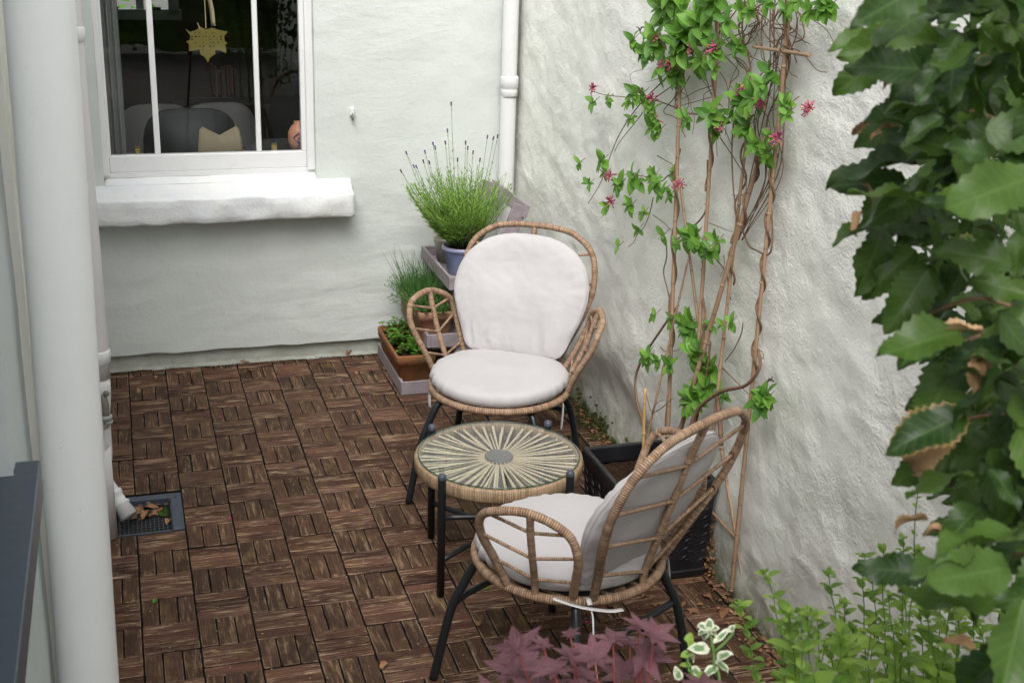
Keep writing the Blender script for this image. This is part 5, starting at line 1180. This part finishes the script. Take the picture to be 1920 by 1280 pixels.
# ================================================================== FALLEN LEAVES, DEBRIS, MOSS
rn = random.Random(44)
protos = []
for i in range(4):
    b = MB(); leaf(b, (-.016, 0, .003), (1, 0, .25), (0, 0, 1), .034, .020, 'hb', 1.3, .7*(1 if i % 2 else -.3), n=8, cols=2, wave=1.2, teeth=.06); protos.append(b)
def dropped(p, sc, rz, i, mat, label, group):
    src = protos[i % 4]; b = MB(); rot = Matrix.Rotation(rz, 3, 'Z') @ Matrix.Rotation(rn.uniform(-.5, .5), 3, 'X')
    b.v = [tuple(rot @ (V(q)*sc)) for q in src.v]; mz = min(q[2] for q in b.v); b.v = [(q[0], q[1], q[2]-mz+.0005) for q in b.v]
    b.f = list(src.f); b.m = list(src.m); b.sm = list(src.sm); b.a = [(a_[0], a_[1], rn.random()*0+i*.31) for a_ in src.a]
    o = b.build('fallen_leaf', mat); o.location = p; return tag(o, label, 'leaf', group)
LB = 'small dry brown leaf lying loose on the wooden deck tiles'
for i, (u, v_, s) in enumerate(((458, 680, 1.5), (468, 697, 1.0), (246, 708, .7), (295, 709, 1.0), (380, 767, 1.0), (655, 664, 1.5), (668, 700, 1.0), (698, 699, .9), (410, 740, .6), (812, 1140, .5), (630, 1080, .8), (718, 1248, 1.1), (1104, 1148, .9), (1072, 1152, .9), (1150, 1140, 1.0), (1160, 1153, .7), (1230, 1135, 1.0), (1250, 1098, 1.5), (1300, 1146, 1.1), (1326, 1120, .9), (1356, 1152, 1.6), (1352, 1192, .8), (1262, 1120, .9), (1188, 1165, .8), (1140, 1095, .9), (1280, 1133, .8), (1380, 1175, 1.0), (1210, 1120, .8), (1405, 1210, .8), (900, 1170, 1.0), (1000, 1165, .8), (1110, 1100, .8))):
    dropped(onZ(u, v_, .001), s, rn.uniform(0, 6.3), i, M_dead, LB, 'dead leaves on the deck')
for i, (u, v_, z, s) in enumerate(((255, 975, -.020, 1.6), (275, 968, -.014, 1.7), (290, 965, -.018, 1.5), (262, 955, -.02, 1.5), (296, 948, -.02, 1.3), (326, 938, -.006, 1.1), (262, 962, -.028, 1.8), (282, 955, -.026, 1.7), (300, 958, -.026, 1.4), (270, 975, -.028, 1.5), (315, 945, -.020, 1.2), (318, 980, -.026, 1.4), (250, 968, -.030, 1.3))):
    dropped(onZ(u, v_, z), s, rn.uniform(0, 6.3), i, M_dead, 'curled russet leaf heaped in the floor drain', 'leaves in the drain')
o = dropped(onZ(308, 965, -.024), 1.9, 2.0, 1, M_hb, 'green brown leaf lying in the right corner of the floor drain', None)
o = dropped(onZ(1380, 1135, .004), 1.7, -.6, 1, N('olive_leaf', (.12, .13, .05), .6).m, 'long olive green leaf at the foot of the garden wall', None)
for (u, v_, lab) in ((291, 1128, 'tiny fresh green leaf on the tiles near the thick pipe'), (910, 1103, 'small yellow green leaf on the deck under the front of the nearer chair')):
    dropped(onZ(u, v_, .001), .75, 1.0, 1, M_mint, lab, None)
M_pink = N('magenta_petal', (.62, .02, .20), .6).m
for i, (u, v_) in enumerate(((411, 782), (432, 972), (1101, 1164), (1105, 1166))):
    b = MB(); c = onZ(u, v_, .001); leaf(b, (0, 0, 0), (1, .3*i, .3), (0, 0, 1), .011, .008, 'ov', .8, .5, n=4); o = b.build('fallen_petal', M_pink); o.location = c; o.rotation_euler.z = i*1.7; tag(o, 'tiny magenta petal dropped on the wooden deck tiles', 'petal', 'magenta petals on the deck')
# leaf litter and moss packed along the foot of the garden wall
bd, bm = MB(), MB()
for i in range(420):
    y = rn.uniform(-2.55, -.35); xw = fright(y, .01)[0]; k = abs(rn.gauss(0, 1)); wdt = .020+.022*sstep(-.9, -1.5, y)*0+.02*sstep(-1.9, -2.0, y)
    p = V((xw-k*wdt, y, .003+max(0, .02-k*.012)*rn.random())); leaf(bd, p, rdir(rn, -.1, .6), V((0, 0, 1))+rdir(rn)*.8, rn.uniform(.008, .026), rn.uniform(.006, .015), 'hb', 1.3, .6, n=4)
for i in range(260):
    y = rn.uniform(-2.0, -1.62) ; z = abs(rn.gauss(0, .10)); xw = fright(y, min(z, .4))[0]; leaf(bd, V((xw-rn.uniform(.0, .018), y, z if y > -2.02 else .01)), rdir(rn), rdir(rn), rn.uniform(.01, .026), .013, 'hb', 1.2, .6, n=4)
for i in range(300):
    x = rn.uniform(1.0, 1.66); y = rn.gauss(-2.12, .09); p = V((x, y, .002)); leaf(bd, p, rdir(rn, 0, .4), V((0, 0, 1)), rn.uniform(.003, .010), .005, 'hb', 1.0, .5, n=3)
tag(bd.build('leaf_litter', M_dead), 'brown leaf litter packed along the foot of the garden wall', 'litter', kind='stuff')
for i in range(1500):
    y = -.95+.45*rn.gauss(0, .55); y = max(-1.5, min(-.4, y)); k = abs(rn.gauss(0, 1)); z = max(0, rn.gauss(0, .035)); xw = fright(y, .01)[0]
    if fbm(V((y*9, z*9, 3)), 3) < -.05: continue
    p = V((xw-(.004 if z > .012 else k*.028), y, z)); bm.ball(p, rn.uniform(.003, .008), 5, a=(0, 0, rn.random()), sc=(1, 1, .7))
for i in range(500):
    x = rn.uniform(-.1, 1.75); p = V((x, WY+.008+rn.uniform(-.02, .012), .003)); bm.ball(p, rn.uniform(.0015, .0045), 4, sc=(1.4, 1, .6))
M_moss = N('moss', (.07, .085, .018), .95).m
tag(bm.build('moss', M_moss), 'moss and dark grit in the gap along the wall foot', 'moss', kind='stuff')
b = MB()
for i in range(420):
    c_ = onZ(rn.uniform(215, 1440), rn.uniform(690, 1275), .0012)
    if c_.x > 1.7 or c_.x < -.13 or c_.y > .15 or (c_.x < .16 and -1.32 < c_.y < -1.02): continue
    b.ball(c_, rn.uniform(.0007, .0022), 4, sc=(1.3, 1, .6))
tag(b.build('grit', N('pale_grit', (.42, .37, .29), .9).m), 'fine pale grit and crumbs scattered over the deck', 'grit', kind='stuff')
# unseen hedge added behind the camera to darken pane reflections and frontal fill
b = MB(); rn = random.Random(77)
grid_mesh(b, lin(-6, 7, .22), lin(0, 2.3, .2), lambda x, z: (x, -11.6+.25*fbm(V((x*1.6, z*1.6, 4)), 4), z+.12*fbm(V((x*2, 1, z)), 3)))
for i in range(5000): leaf(b, V((rn.uniform(-6, 7), -11.55+rn.uniform(-.15, .2), rn.uniform(0, 2.4))), rdir(rn), rdir(rn, 0, 1), .11, .06, 'ov', n=3)
tag(b.build('added_hedge', M_hb), 'tall clipped hedge added behind the view, mirrored darkly in the window panes', 'hedge')
# planting bed that the foreground shrubs grow from
b = MB(); grid_mesh(b, lin(.1, 1.66, .05), lin(-4.3, -3.25, .05), lambda x, y: (x, y, .03+.03*fbm(V((x*6, y*6, 1)), 3))); tag(b.build('soil_bed', M_soil), None, None, kind='structure') if False else b.build('soil_bed', M_soil, kind='structure')
